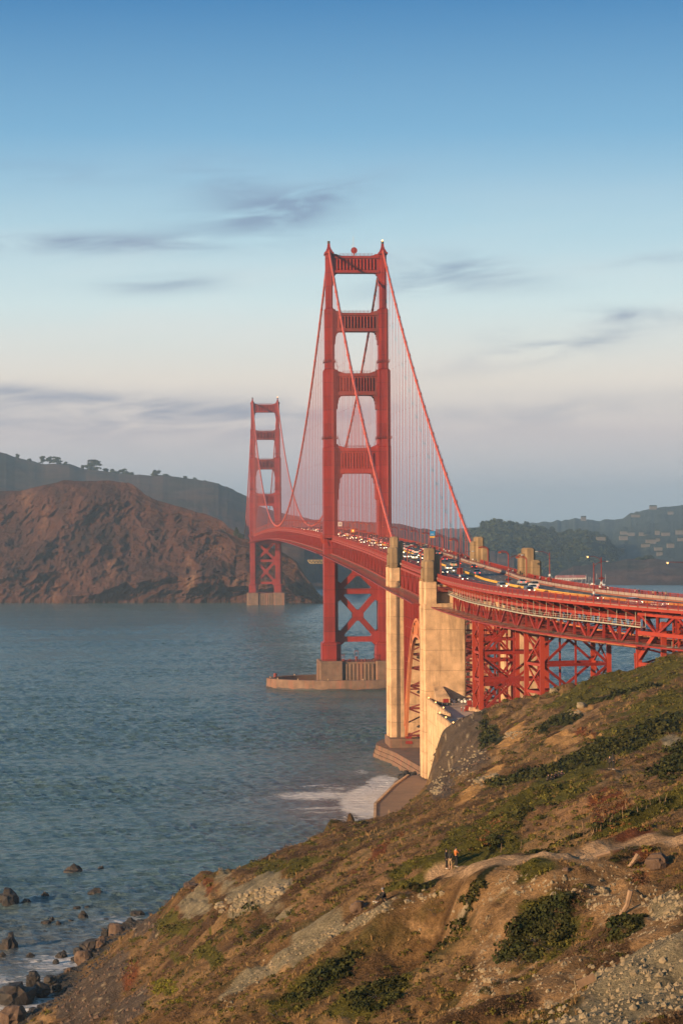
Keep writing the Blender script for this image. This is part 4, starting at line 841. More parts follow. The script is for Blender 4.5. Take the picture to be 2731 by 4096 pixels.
# driftwood and dead stalks
def branchy(x, y, pts, lab, w=.16):
    p = hit(x, y); d = (p-CAM)@FW; k = d/5033; m1 = MB()
    for seg in pts:
        q = [np.array([(sx_)*k*XC[0], sx_*k*XC[1], -sy_*k+.25]) for sx_, sy_ in seg]; m1.tube(q, [w*(1-.6*i/len(q)) for i in range(len(q))], 6)
    o = m1.build('driftwood', M_DRIFT, None, loc=tuple(p)); tag(o, lab, 'driftwood')
M_DRIFT = material('driftwood', (.26, .17, .11), .85, .25, 2)
branchy(1435, 1990, [[(30,-18),(20,-2),(2,18),(-20,24),(-62,32)],[(8,12),(18,28),(30,36)],[(20,-4),(34,-14)],[(-20,24),(-30,36)],[(-34,-22),(-66,-14)]], 'bleached forked driftwood log on the slope above the gully bush')
branchy(1440, 2100, [[(8,-44),(0,-10),(-26,30),(-32,40)]], 'long bare branch lying down the slope right of the gully bush')
m1 = MB(); 
for k in range(34):
    x = 1400+random.gauss(0, 85); y = 1890-(x-1400)*.32+random.gauss(0, 8); p = hit(x, y); m1.tube([p-[0, 0, .2], p+[random.gauss(0, .2), 0, random.uniform(.4, 1.0)]], [.03, .012], 4)
o = m1.build('dead_stalks', M_DRIFT); o['kind'] = 'stuff'; o['label'] = 'pale dead stalks standing in the green scrub'
# wooden barrier panel lying on the lower slope
p = hit(1345, 2272); r = empty('wooden_panel', tuple(p), 'weathered brown board on two posts half buried low on the right slope', 'wooden board', rz=-.3)
m1 = MB(); m1.bar((-.38, 0, .15), (.38, .3, .5), .05, .36, up=(0, 0, 1)); m1.build('board', M_DRIFT, r)
for sx_ in (-1, 1): m1 = MB(); m1.bar((sx_*.43, .15+sx_*.15, -.2), (sx_*.48-.05, .15+sx_*.15, .5+.13*sx_), .05); m1.build('post', M_ROCKP, r)

# ---------------------------------------------------------------- water
WA = np.radians(np.r_[np.linspace(-10.5, 10.5, 760), np.linspace(10.5, 349.5, 60)[1:-1]]+4.06); WR = np.r_[[1, 60, 150, 220], np.exp(np.linspace(math.log(280), math.log(2600), 1350)), np.exp(np.linspace(math.log(2650), math.log(8800), 60))]
WAA, WRR = np.meshgrid(WA, WR); wx = CAM[0]+WRR*np.sin(WAA); wy = CAM[1]+WRR*np.cos(WAA); nw, nwa = wx.shape
ix = np.arange(nw*nwa).reshape(nw, nwa); jx = np.roll(ix, -1, 1); wf = np.stack([ix[:-1], ix[1:], jx[1:], jx[:-1]], -1).reshape(-1, 4)[:, ::-1]
foam = np.zeros_like(wx); murk = np.zeros_like(wx)
def fb(cx_, cy_, rx, ry, s_, a=0):
    c_, s2 = math.cos(a), math.sin(a); dx, dy = wx-cx_, wy-cy_; return s_*np.exp(-(((dx*c_+dy*s2)/rx)**2+((-dx*s2+dy*c_)/ry)**2))
for q in [(-48,-462,20,16,.75,.2),(-50,-492,16,5,.6,.1),(-46,-436,16,4,.58,.1),(-52,-515,14,5,.5,.1),(-34,-475,9,42,1.3,-.12),(-26,-430,6,22,1.0,-.1),(-44,-530,5,30,.75,-.1),(-42,-445,14,7,.55,.3),(-50,-500,18,6,.5,.2),(-30,-400,6,14,.5,0),(-45,-418,12,4,.4,.2)]: foam = np.maximum(foam, 1.25*fb(*q))
for q in [(-113,-752,20,22,.80,0),(-108,-710,16,16,.78,0),(-120,-725,20,12,.62,0),(-98,-668,14,10,.72,0),(-130,-760,22,12,.55,0),(-115,-690,22,6,.48,0)]: foam = np.maximum(foam, fb(*q))
for q in [(-110,-720,50,70,.8,0),(-40,-480,34,80,1.0,0),(-30,-320,60,60,.25,0)]: murk = np.maximum(murk, fb(*q))
wu = wx*.985+wy*.17; wv = -wx*.17+wy*.985; wst = .5+.75*np.clip(fbm(wx/160, wy/90, 3, 207)*1.6+.5, 0, 1)
wz = (.55*fbm(wu/13, wv/5.2, 2, 201)+.42*fbm(wu/5.2, wv/2.3, 2, 203, ridged=True)+.16*fbm(wu/1.9, wv/1.0, 1, 205))*wst; wz = wz*np.clip((2700-WRR)/900, 0, 1)*np.clip((WRR-250)/60, 0, 1)*(1-.55*np.clip(foam, 0, 1))
wz = np.where((np.abs(np.degrees(WAA)-4.06) < 10.6), wz, 0)
ow = npmesh('water', np.stack([wx, wy, wz], -1).reshape(-1, 3), wf, [], smooth=True); ow['kind'] = 'structure'
for nm, ar_ in (('foam', foam), ('murk', murk)):
    a_ = ow.data.attributes.new(nm, 'FLOAT', 'POINT'); a_.data.foreach_set('value', ar_.ravel().astype(np.float32))
m = bpy.data.materials.new('sea_water'); m.use_nodes = True; t = m.node_tree; b = t.nodes['Principled BSDF']; tc = N(t, 'ShaderNodeTexCoord')
def wn(scale, det, stretch, rough=.55, dist=0.0):
    mp = N(t, 'ShaderNodeMapping'); L(t, tc.outputs['Object'], mp.inputs[0]); mp.inputs['Scale'].default_value = stretch; mp.inputs['Rotation'].default_value = (0, 0, .12)
    n_ = N(t, 'ShaderNodeTexNoise', inp={'Scale': scale, 'Detail': det, 'Roughness': rough, 'Distortion': dist}); L(t, mp.outputs[0], n_.inputs['Vector']); return n_.outputs[0]
w0 = wn(.035, 3, (.5, 1.3, 1)); w1 = wn(.14, 4, (.5, 1.2, 1), .6); w2 = wn(.5, 5, (.55, 1.1, 1), .65, .4); w3 = wn(.004, 3, (.7, 1.0, 1)); w4 = wn(.022, 4, (.25, 1.4, 1))
hgt = math_(t, 'ADD', math_(t, 'ADD', math_(t, 'MULTIPLY', w1, 1.6), math_(t, 'MULTIPLY', w2, 1.2)), math_(t, 'MULTIPLY', w0, 2.0))
bp = N(t, 'ShaderNodeBump'); bp.inputs['Distance'].default_value = 1.0; bp.inputs['Strength'].default_value = 1.0; L(t, hgt, bp.inputs['Height']); L(t, bp.outputs[0], b.inputs['Normal'])
af = N(t, 'ShaderNodeAttribute', attribute_name='foam'); am = N(t, 'ShaderNodeAttribute', attribute_name='murk')
deep = mix(t, math_(t, 'MULTIPLY', math_(t, 'SUBTRACT', w4, .35), 2.2, clamp=True), (.055, .105, .110), (.105, .165, .168)); deep = mix(t, am.outputs['Fac'], deep, (.13, .115, .105))
fn = wn(.55, 6, (.5, 1.1, 1), .7, 1.2); fm = math_(t, 'MULTIPLY', math_(t, 'SUBTRACT', math_(t, 'ADD', math_(t, 'MULTIPLY', af.outputs['Fac'], .70), fn), .90), 6.0, clamp=True)
L(t, mix(t, fm, deep, (.62, .60, .60)), b.inputs['Base Color']); L(t, math_(t, 'ADD', math_(t, 'MULTIPLY', fm, .65), .16), b.inputs['Roughness']); b.inputs['IOR'].default_value = 1.33
ow.data.materials.append(m)

# ---------------------------------------------------------------- far hills
def hillmat(name, cols, scale, stretch=(1, 1, 1), bump=2.0, bs=.03):
    m = bpy.data.materials.new(name); m.use_nodes = True; t = m.node_tree; b = t.nodes['Principled BSDF']; tc = N(t, 'ShaderNodeTexCoord'); mp = N(t, 'ShaderNodeMapping'); L(t, tc.outputs['Object'], mp.inputs[0]); mp.inputs['Scale'].default_value = stretch
    n_ = N(t, 'ShaderNodeTexNoise', inp={'Scale': scale, 'Detail': 8.0, 'Roughness': .68, 'Distortion': .3}); L(t, mp.outputs[0], n_.inputs['Vector'])
    L(t, ramp(t, n_.outputs[0], [(p, c_) for p, c_ in cols]), b.inputs['Base Color']); b.inputs['Roughness'].default_value = .95; b.inputs['Specular IOR Level'].default_value = .1
    n2_ = N(t, 'ShaderNodeTexNoise', inp={'Scale': bs, 'Detail': 9.0, 'Roughness': .7}); L(t, tc.outputs['Object'], n2_.inputs['Vector'])
    bp = N(t, 'ShaderNodeBump'); bp.inputs['Distance'].default_value = bump; L(t, n2_.outputs[0], bp.inputs['Height']); L(t, bp.outputs[0], b.inputs['Normal']); return m
HM_CLIFF = hillmat('cliff_rock', [(.32, (.024, .018, .020)), (.44, (.055, .027, .022)), (.56, (.090, .040, .029)), (.69, (.20, .11, .066)), (.8, (.07, .04, .03))], .016, (1.4, 1, .5), 9.0, .06)
HM_HILL = hillmat('dry_hill_grass', [(.30, (.024, .028, .022)), (.46, (.045, .036, .029)), (.58, (.085, .052, .042)), (.72, (.12, .078, .058))], .006, (1, 1, 1), 5.0, .02)
HM_WOOD = hillmat('wooded_hill', [(.3, (.014, .028, .022)), (.55, (.022, .038, .028)), (.75, (.045, .052, .035))], .03, (1, 1, 1), 6.0, .05)
HM_FAR = hillmat('far_hill_haze_tint', [(.3, (.025, .040, .036)), (.55, (.040, .055, .048)), (.75, (.075, .08, .065))], .01, (1, 1, 1), 6.0, .02)  # bluish tint puts part of the distance haze into the surface colour
def hill(name, label, ridge, front, db, mat, gul=0.0, gs=60, bumps=0.0, bsz=30, p=.8, nst=300, nrow=70, rn=2.0, seed=0, kind='structure', rug=0.0, diag=0.0):
    xs_ = np.linspace(ridge[0][0], ridge[-1][0], nst); ry_ = np.interp(xs_, [q[0] for q in ridge], [q[1] for q in ridge]); rd = np.interp(xs_, [q[0] for q in ridge], [q[2] for q in ridge]); fd = np.interp(xs_, [q[0] for q in front], [q[1] for q in front])
    V = []
    R_ = np.array([atd(x, y, d) for x, y, d in zip(xs_, ry_, rd)]); 
    Fp = np.array([onz(x, 1225+77.8/f_*5033, -1.5) for x, f_ in zip(xs_, fd)]); arc = np.concatenate([[0], np.cumsum(np.hypot(*np.diff(R_[:, :2], axis=0).T))])
    dirn = (R_[:, :2]-CAM[:2]); dirn /= np.linalg.norm(dirn, axis=1)[:, None]
    R_[:, 2] += rn*fbm(arc/25, arc*0, 4, seed+1)
    for k in range(nrow):
        tt = k/(nrow-1); P = np.empty_like(R_); P[:, :2] = Fp[:, :2]*(1-tt)+R_[:, :2]*tt; zt = -1.5+(R_[:, 2]+1.5)*tt**p; env = min(1, 4*tt)*min(1, 5*(1-tt))
        gz = fbm((arc-diag*tt)/gs+.4*vnoise(arc/gs*.7, np.full_like(arc, tt*3), 0, seed), np.full_like(arc, tt*1.6), 6, seed+2, .5, ridged=True)
        if rug: gz = gz*.75+rug*fbm((arc-diag*tt)/(gs*.2), np.full_like(arc, tt*6), 5, seed+8, .6, ridged=True)*(.3+.7*np.clip(fbm(arc/90, np.full_like(arc, tt*2), 2, seed+30)*3+.3, 0, 1))+rug*.5*fbm(P[:, 0]/9, P[:, 1]/9, 3, seed+12, .6)
        P[:, :2] += -dirn*(gul*gz*(min(1, 5*(1-tt))*.9+.1)*min(1, 8*tt+.3))[:, None]; zt = zt+bumps*fbm(P[:, 0]/bsz, P[:, 1]/bsz, 4, seed+3)*(.3+env*.7)
        if tt < .03: zt = np.minimum(zt, -.5)
        P[:, 2] = zt; V.append(P)
    for k, (f_, h_) in enumerate(((.25, .94), (.6, .7), (1.0, -.02))): P = np.empty_like(R_); P[:, :2] = R_[:, :2]+dirn*db*f_; P[:, 2] = R_[:, 2]*h_; V.append(P)
    V = np.array(V); nr2 = len(V); ii = np.arange(nr2*nst).reshape(nr2, nst); F = np.stack([ii[:-1, :-1], ii[:-1, 1:], ii[1:, 1:], ii[1:, :-1]], -1).reshape(-1, 4)
    o = npmesh(name, V.reshape(-1, 3), F, mat, smooth=True); o['kind'] = kind
    if label: o['label'] = label
    return o, R_, V
HV = []
def hl(*a, **k): q = hill(*a, **k); HV.append(q[2].reshape(-1, 3)); return q
hl('hills', None, [(-260,1000,4810),(-120,1015,4875),(0,1038,4940),(60,1055,4940),(100,1066,4914),(160,1066,4888),(200,1078,4862),(300,1092,4810),(400,1096,4810),(450,1101,4810),(500,1110,4784),(530,1122,4745),(552,1135,4706),(568,1142,4680),(600,1165,4680),(640,1178,4680),(700,1188,4745),(760,1200,4810)], [(-260,2750),(760,2950)], 500, HM_HILL, 22, 420, 14, 120, 1.0, 400, 60, 2.5, 5)
hl('hills', None, [(640,1240,3300),(700,1238,3300),(740,1196,3900),(800,1198,4000),(870,1204,4000),(917,1207,4000),(960,1212,4000),(1000,1219,3950),(1040,1233,3900),(1080,1246,3800),(1120,1262,3700),(1180,1280,3600)], [(640,2950),(760,3100),(1180,3250)], 500, HM_HILL, 18, 400, 12, 100, .9, 300, 50, 3, 9)
hill('headland', None, [(-260,1150,2700),(-120,1140,2700),(0,1128,2680),(50,1127,2670),(90,1118,2650),(120,1110,2640),(145,1105,2630),(200,1103,2620),(260,1106,2610),(295,1108,2600),(312,1118,2590),(330,1134,2580),(360,1148,2570),(400,1160,2560),(450,1175,2540),(480,1184,2530),(510,1197,2515),(530,1215,2500),(560,1236,2490),(585,1246,2480),(640,1262,2480),(680,1290,2470),(700,1320,2460),(718,1345,2450),(735,1372,2440),(748,1381,2435)],
     [(-260,2395),(0,2400),(300,2405),(560,2410),(650,2400),(720,2412),(748,2420)], 260, HM_CLIFF, 60, 190, 5, 18, .92, 1000, 170, 1.5, 21, rug=.24, diag=200)
hill('headland', None, [(700,1384,2950),(735,1377,2900),(780,1366,2900),(800,1330,2880),(815,1308,2870),(822,1304,2870),(832,1318,2870),(845,1345,2880),(862,1358,2900),(884,1362,2950)], [(700,2700),(884,2780)], 80, HM_CLIFF, 8, 20, 3, 10, .9, 200, 50, 2, 31, rug=.4)
hl('hills', None, [(1040,1240,4992),(1085,1222,4928),(1095,1212,4889),(1110,1205,4864),(1140,1200,4864),(1180,1203,4864),(1215,1208,4864),(1250,1216,4838),(1290,1224,4812),(1320,1222,4800),(1345,1221,4800),(1370,1228,4774),(1390,1238,4761),(1402,1250,4736),(1412,1268,4710),(1425,1284,4672),(1460,1300,4608)], [(1040,3250),(1460,3300)], 400, HM_WOOD, 30, 120, 5, 22, .8, 360, 70, 5.0, 41)
hl('hills', None, [(1230,1340,3300),(1262,1330,3350),(1290,1312,3420),(1320,1300,3460),(1360,1296,3480),(1410,1290,3500),(1440,1285,3500),(1480,1283,3500),(1500,1282,3480),(1530,1286,3460),(1568,1292,3440),(1660,1300,3400),(1760,1320,3400)], [(1230,3230),(1270,3240),(1400,3225),(1568,3215),(1760,3215)], 300, HM_HILL, 16, 90, 4, 40, .85, 300, 50, 2.5, 51)
hl('hills', None, [(1000,1216,7680),(1090,1212,7680),(1160,1206,7680),(1230,1201,7560),(1280,1195,7560),(1320,1192,7440),(1380,1195,7440),(1430,1190,7320),(1445,1180,7320),(1480,1172,7200),(1500,1168,7200),(1530,1162,7200),(1568,1157,7200),(1700,1140,7200)], [(1000,5000),(1700,4900)], 500, HM_FAR, 60, 250, 12, 120, .9, 260, 40, 6, 61)
hl('hills', None, [(1240,1250,6250),(1300,1238,6250),(1350,1226,6250),(1400,1218,6187),(1440,1210,6125),(1480,1204,6125),(1520,1199,6125),(1568,1196,6125),(1700,1190,6125)], [(1240,4000),(1700,3900)], 400, HM_FAR, 40, 160, 10, 80, .9, 220, 40, 5, 71)
# trees on the skylines
LM_T = leafmat('tree_leaves', (.018, .028, .014), (.040, .050, .022))
def tree(x, y, d, h, w, lab, seed, group=None, cat='tree', conifer=False):
    p = atd(x, y, d); k = d/5033; Hh, Ww = h*k, w*k; r = empty('tree', tuple(p-[0, 0, 3]), lab, cat, group); gg = np.random.default_rng(seed)
    m1 = MB(); m1.tube([(0, 0, -2), (.02*Ww, 0, Hh*.4+3), (0, .02*Ww, Hh*.85+3)], [Ww*.035+.25, Ww*.025+.15, .1], 6)
    for a in range(5): m1.tube([(0, 0, Hh*.3+3), (Ww*.3*math.cos(a*1.3), Ww*.3*math.sin(a*1.3), Hh*.65+3)], [.2, .08], 4)
    m1.build('trunk', M_DARK, r); vs = []
    for b_ in range(20):
        if conifer: zc = Hh*(.15+.8*b_/20); rr_ = Ww*.5*(1-b_/20.5); ox, oy = 0, 0
        else: zc = Hh*gg.uniform(.10, .86); rr_ = Ww*gg.uniform(.15, .27); ox, oy = gg.uniform(-.38, .38, 2)*Ww*(1.05-abs(zc/Hh-.4))
        V = leafcloud(70, rr_, min(rr_, Hh*.2)*.9, .9+Ww*.02, int(seed*31+b_)); V = V.reshape(-1, 3); V2 = V*[1, 1, 1 if gg.uniform() > .3 else -.6]; vs.append(V2+[ox, oy, zc+3])
    v = np.concatenate(vs); npmesh('crown', v, np.arange(len(v)).reshape(-1, 4), LM_T, r)
for i, (x, y, h, w, lab) in enumerate([(98,1066,18,18,'left tree of the hilltop row at upper left, slim'),(113,1066,18,16,'middle tree of the hilltop row at upper left'),(130,1068,19,24,'right, fuller tree of the hilltop row at upper left'),(150,1072,12,12,'small tree just right of the hilltop row at upper left'),(40,1052,10,9,'lone small tree at the far left of the hill skyline'),(68,1060,8,9,'tiny tree between the far-left tree and the hilltop row'),
      (215,1082,26,44,'largest round tree on the hill skyline, left half'),(244,1090,14,20,'tree touching the right side of the largest round tree'),(262,1092,15,24,'broad low tree in the wind-shaped grove, left'),(284,1093,16,26,'broad low tree in the wind-shaped grove, middle'),(300,1096,11,16,'end tree of the wind-shaped grove, right'),(360,1096,17,24,'wind-shaped tree standing apart above the headland top'),(380,1098,11,18,'low tree leaning against the tree that stands apart'),(190,1078,9,9,'small tree left of the largest round tree'),(448,1104,7,10,'tiny bush-like tree on the far ridge centre'),(468,1108,6,12,'flat tiny tree right of the ridge-centre bush'),(425,1100,6,9,'tiny tree left of the ridge-centre bush')]):
    tree(x, y, 4850, h, w, lab, 100+i, 'trees along the hill skyline')
tree(543, 1232, 2495, 22, 14, 'dark conifer on the headland beside the far tower', 140, conifer=True)
tree(553, 1236, 2490, 10, 14, 'round low tree right of the conifer by the far tower', 141)
tree(1420, 1292, 4660, 36, 30, 'big wind-bent tree at the right end of the wooded hill', 142)
tree(1404, 1284, 4670, 30, 30, 'broad tree left of the big wind-bent tree on the wooded hill', 143)
tree(1490, 1285, 3480, 11, 22, 'low rounded tree on the low brown hill, right', 144)
tree(1470, 1287, 3480, 6, 22, 'flat low tree left of the rounded one on the low brown hill', 145)
for i in range(16):
    x = 1088+i*20; y = float(np.interp(x, [1085,1110,1140,1215,1290,1345,1390,1402], [1222,1205,1200,1208,1224,1221,1238,1250])); tree(x, y+6, 4860, 12+5*math.sin(i*2.3), 16+4*math.cos(i*1.7), 'tree in the row of crowns along the top of the wooded hill', 200+i, 'crowns along the wooded hilltop')
# woods: bumpy mass of crowns on the wooded hill
gw = np.random.default_rng(77); wp = []
for i in range(1500):
    x = gw.uniform(1060, 1415); ytop = float(np.interp(x, [1060,1085,1110,1140,1215,1290,1345,1390,1402,1415], [1232,1222,1205,1200,1208,1224,1221,1238,1250,1270])); f_ = gw.uniform(0, 1)**.8
    d = 4864-1500*f_; z = float(atd(x, ytop, 4864)[2])*(1-f_)**.85; yy = 1225+(77.8-z)/d*5033; wp.append(atd(x, yy, d))
VW = [leafcloud(40, 1, .8, .3, 300+i) for i in range(4)]; scatter('woods', np.array(wp), gw.uniform(7, 15, 1500), VW, LM_T, 'dense tree cover on the wooded hill across the bay')

# ---------------------------------------------------------------- marina and far houses
M_WALLW = material('white_wall', (.62, .56, .50), .8, .08, .5); M_ROOFR = material('red_roof', (.33, .09, .07), .8, .12, .5); M_WIN = material('window_dark', (.07, .07, .08), .4, .1, 1); M_HULL = material('boat_hull', (.66, .64, .62), .5, .08, 1)
HVV = np.concatenate(HV); _q = HVV-CAM; _d = _q@FW; HPX = (1365.5+FPX*(_q@XC)/_d)*1568/2731; HPY = (2048-FPX*(_q@YC)/_d)*1568/2731
def surf(x, y):
    m_ = (np.abs(HPX-x) < 7) & (np.abs(HPY-y) < 5); return float(_d[m_].min())-3 if m_.any() else None
M_WALLF = material('house_wall', (.13, .115, .105), .8, .1, .5)
def house(x, y, d, w, h, lab, cat='building', grp=None, roof=M_ROOFR, nwin=4, nm='far_house'):
    k = d/5033; p = atd(x, y, d); r = empty(nm, tuple(p), lab, cat, grp); W2, Hh = w*k, h*k; m1 = MB(); m1.box(-W2/2, W2/2, 0, 9, -3, Hh); m1.build('wall', M_WALLF if nm == 'far_house' else M_WALLW, r)
    m1 = MB(); m1.add([(-W2/2-.6, -.8, Hh), (W2/2+.6, -.8, Hh), (W2/2+.6, 9.8, Hh), (-W2/2-.6, 9.8, Hh), (-W2/2+.5, 4.5, Hh*1.55), (W2/2-.5, 4.5, Hh*1.55)], [(0, 1, 5, 4), (2, 3, 4, 5), (1, 2, 5), (3, 0, 4), (0, 3, 2, 1)]); m1.build('roof', roof, r)
    for q in range(nwin): xq = -W2/2+W2*(q+.5)/nwin; m1 = MB(); m1.box(xq-.8, xq+.8, -.06, .05, Hh*.35, Hh*.75); m1.build('window', M_WIN, r)
    return r
house(1311, 1337, 3270, 70, 10, 'long white waterfront building with a red roof at the marina', nwin=12, nm='waterfront_building'); house(1270, 1340, 3262, 9, 7, 'small white shed at the left of the long waterfront building', nwin=2, nm='boat_shed')
gh = np.random.default_rng(5)
HOU = [(1435,1227,5000),(1449,1228,5000),(1473,1228,5000),(1485,1232,5000),(1510,1226,4950),(1529,1228,4950),(1560,1225,4950),(1495,1246,4800),(1508,1242,4800),(1483,1254,4750),(1512,1262,4700),(1424,1263,4600),(1432,1238,4900),(1515,1275,4600),(1568,1240,4900),(1460,1186,6000),(1500,1168,6000),(1540,1180,6000),(1380,1238,5000),(1340,1194,6250),(1540,1255,4700)]
for i, (x, y, d) in enumerate(HOU): house(x, y, surf(x, y) or d-150, gh.uniform(9, 24), gh.uniform(4, 7), ('small pale house on the %s of the hazy far hillside' % ('crest' if y < 1200 else 'upper slope' if y < 1235 else 'lower slope')), 'house', 'pale houses scattered on the far hillsides', HM_FAR, 2)
def boat(x, y, h, lab):
    p = onz(x, y, 0); k = (p-CAM)@FW/5033; r = empty('sailboat', tuple(p), lab, 'sailboat', 'boats moored at the marina', rz=random.uniform(-.6, .6)); m1 = MB(); m1.prism([(-4.5, 1.6), (4.8, 1.9), (3.6, 0), (-4, 0)], -1.3, 1.3); m1.build('hull', M_HULL, r)
    m1 = MB(); m1.frus((-2, 1.5, -.9, .9), (-1.6, 1.1, -.7, .7), 1.5, 2.6); m1.build('cabin', M_HULL, r); m1 = MB(); m1.tube([(.4, 0, 1.6), (.4, 0, h*k)], .16, 5); m1.tube([(.4, 0, 3), (-3.6, 0, 3.1)], .14, 5); m1.build('mast', M_HULL, r)
random.seed(4)
for i, x in enumerate(np.linspace(1256, 1388, 30)): boat(x+random.uniform(-2, 2), 1343+random.uniform(-1.4, 1.2), random.uniform(12, 24), 'small white sailboat with bare mast among the marina moorings')
for x, y in ((1449, 1338), (1512, 1337)): house(x, y, 3240, 8, 4, 'white hut on the shore road, %s' % ('nearer the marina' if x < 1480 else 'farther right'), 'hut', None, M_WALLW, 1, 'shore_hut')

# ---------------------------------------------------------------- terrace, retaining wall, promenade and sea wall
mb = MB(); mb.prism([(-14.9, -449), (-15.6, -519), (-18.7, -517.5), (-18.8, -558), (60, -560), (60, -449)], 3.0, 27.4, 'z'); o = mb.build('terrace', M_PAVE); o['kind'] = 'structure'
rw = empty('retaining_wall', (-16, -500, 4), 'tall sunlit cream retaining wall below the terrace, at the foot of the nearer pylon', 'wall'); O_ = np.array([-16, -500, 4])
def wl(mb, pts, z0, z1, th):
    for a, b in zip(pts[:-1], pts[1:]):
        a, b = np.array(a, float), np.array(b, float); d = (b-a)/np.linalg.norm(b-a); n_ = np.array([-d[1], d[0]])*th
        q = [a, b, b+n_, a+n_]; mb.add([(p_[0]-O_[0], p_[1]-O_[1], z-O_[2]) for z in (z0, z1) for p_ in q], [(0, 3, 2, 1), (4, 5, 6, 7), (0, 1, 5, 4), (1, 2, 6, 5), (2, 3, 7, 6), (3, 0, 4, 7)])
m1 = MB(); wl(m1, [(-15.6, -462.5), (-15.9, -519.2)], 3.5, 26.9, .9); wl(m1, [(-18.9, -517.4), (-19.1, -558.2)], 3.5, 26.9, .9); wl(m1, [(-18.9, -517.2), (-15.5, -518.6)], 3.5, 26.8, .5); m1.build('wall_face', M_CONCL, rw)
m1 = MB(); wl(m1, [(-15.7, -462.5), (-16.0, -519.3)], 26.9, 28.7, .55); wl(m1, [(-19.0, -517.3), (-19.2, -558.4)], 26.9, 28.7, .55); wl(m1, [(-19.0, -516.9), (-15.2, -518.4)], 26.92, 28.5, .5); wl(m1, [(-19.2, -558.4), (-6, -559.0)], 26.9, 28.4, .5); m1.build('parapet', M_CONC, rw)
m1 = MB()
for k in range(9): m1.box(-8+k*.9+16, -7.5+k*.9+16, -558.9+500-.7, -558.9+500-.2, 18, 23.5)
m1.build('drain_slots', M_CONCD, rw)
for x, y in ((-15.9,-468),(-15.9,-486),(-15.9,-505),(-18.9,-522),(-19.0,-537),(-19.0,-553)):
    r = empty('wall_lamp', (x+.2, y, 28.7), 'small amber lamp on top of the retaining wall parapet', 'lamp', 'amber lamps along the parapet'); m1 = MB(); m1.bar((0, 0, 0), (0, 0, .35), .12); m1.build('bracket', M_DARK, r); m1 = MB(); m1.sphere((0, 0, .45), .2, 8, 5); m1.build('lamp_head', E_LAMP, r)
mb = MB(); mb.prism([(-15.2, -464.2), (-9.5, -464.2), (-9.5, -462.3), (-15.2, -462.3)], 27.4, 34.6, 'z'); 
bt = empty('concrete_buttress', (-10.4, -466, 27.4), 'sloping concrete buttress standing on the terrace against the nearer pylon', 'buttress')
m1 = MB(); m1.add([(-3.2, -2.6, 0), (.9, -2.6, 0), (.9, 3.4, 0), (-3.2, 3.4, 0), (-3.2, -2.6, 1.8), (.9, -2.6, 1.8), (-.6, 3.4, 4.8), (-3.2, 3.4, 4.8)], [(0, 3, 2, 1), (0, 1, 5, 4), (1, 2, 6, 5), (2, 3, 7, 6), (3, 0, 4, 7), (4, 5, 6, 7)]); m1.build('sloped_block', M_CONC, bt)
M_DRW = material('drum_white', (.72, .70, .66), .5, .05, 1)
random.seed(9)
def drum(x, y, z, mat, lab, az_=0.0, grp='drums stacked on the terrace'):
    r = empty('drum', (x, y, z), lab, 'drum', grp, rz=az_); m1 = MB(); m1.tube([(0, -.6, .42), (0, -.2, .42), (0, .6, .42)], [.4, .42, .42], 12); m1.build('barrel', mat, r); m1 = MB(); m1.tube([(0, -.66, .42), (0, -.6, .42)], .36, 12); m1.build('lid', M_DRW, r)
for k in range(16): drum(-8.6+k*.58, -465.4-(k % 2)*.9, 27.4+(.5 if k % 3 == 0 else 0), M_DRW if k % 3 else M_BLK, 'drum lying in the row with white lids against the nearer pylon', random.uniform(-.5, .5))
for k in range(5): drum(-13.2+k*.7, -476+(k % 2)*.6, 27.4, M_BLK, 'black drum lying in front of the sloping buttress', 1.2+random.uniform(-.2, .2), 'black drums by the buttress')
for k in range(9): drum(10.2+k*.7, -470.8, 28.6 if k % 2 else 28.0, M_BLK if k % 2 else M_DRW, 'drum on the platform under the viaduct between the leg towers', 0, 'drums on the platform')
def crate(x, y, sx_, sy_, sz_, lab):
    r = empty('equipment_box', (x, y, 27.4), lab, 'box'); m1 = MB(); m1.chbox(-sx_/2, sx_/2, -sy_/2, sy_/2, .12, sz_, .08, .06); m1.build('cabinet', M_RED, r); m1 = MB(); m1.box(-sx_/2-.05, sx_/2+.05, -sy_/2-.05, sy_/2+.05, 0, .14); m1.build('base', M_DARK, r)
crate(-11.2, -473, 1.6, 1.4, 1.7, 'red box between the buttress and the black drums'); crate(-7.6, -497, 1.9, 1.8, 1.6, 'red box in front of the first viaduct leg footing'); crate(-3.4, -505, 1.5, 1.3, 2.2, 'tall red box on the terrace near the hillside edge'); crate(-4.9, -478, 1.3, 1.2, 1.6, 'red box behind the first viaduct leg')
for x, y in ((-9.5, -496), (-8.9, -498)):
    r = empty('safety_post', (x, y, 27.4), 'slim white and red post standing on the terrace by the red box', 'post', 'posts beside the red box'); m1 = MB(); m1.tube([(0, 0, 0), (0, 0, 1.3)], .12, 8); m1.build('pole', M_REDB, r); m1 = MB(); m1.tube([(0, 0, .9), (0, 0, 1.1)], .14, 8); m1.build('band', M_DRW, r)
mb = MB(); mb.prism([(-19.8, -447), (-26.6, -473), (-35.8, -516), (-38.9, -550), (-44, -590), (0, -590), (0, -447)], -3, 4.0, 'z'); o = mb.build('promenade', M_PROM); o['kind'] = 'structure'
mb = MB(); wlp = [(-19.8, -447), (-26.6, -473), (-35.8, -516), (-38.9, -550), (-44, -590)]
for a, b in zip(wlp[:-1], wlp[1:]): mb.bar((a[0], a[1], 4.05), (b[0], b[1], 4.05), .7, .5)
o = mb.build('sea_kerb', M_CONC); tag(o, 'low stone kerb along the seaward edge of the promenade', 'kerb wall')
sw = empty('sea_wall', (-18, -380, 0), 'low tiered stone sea wall curving around the foot of the far pylon', 'sea wall')
m1 = MB()
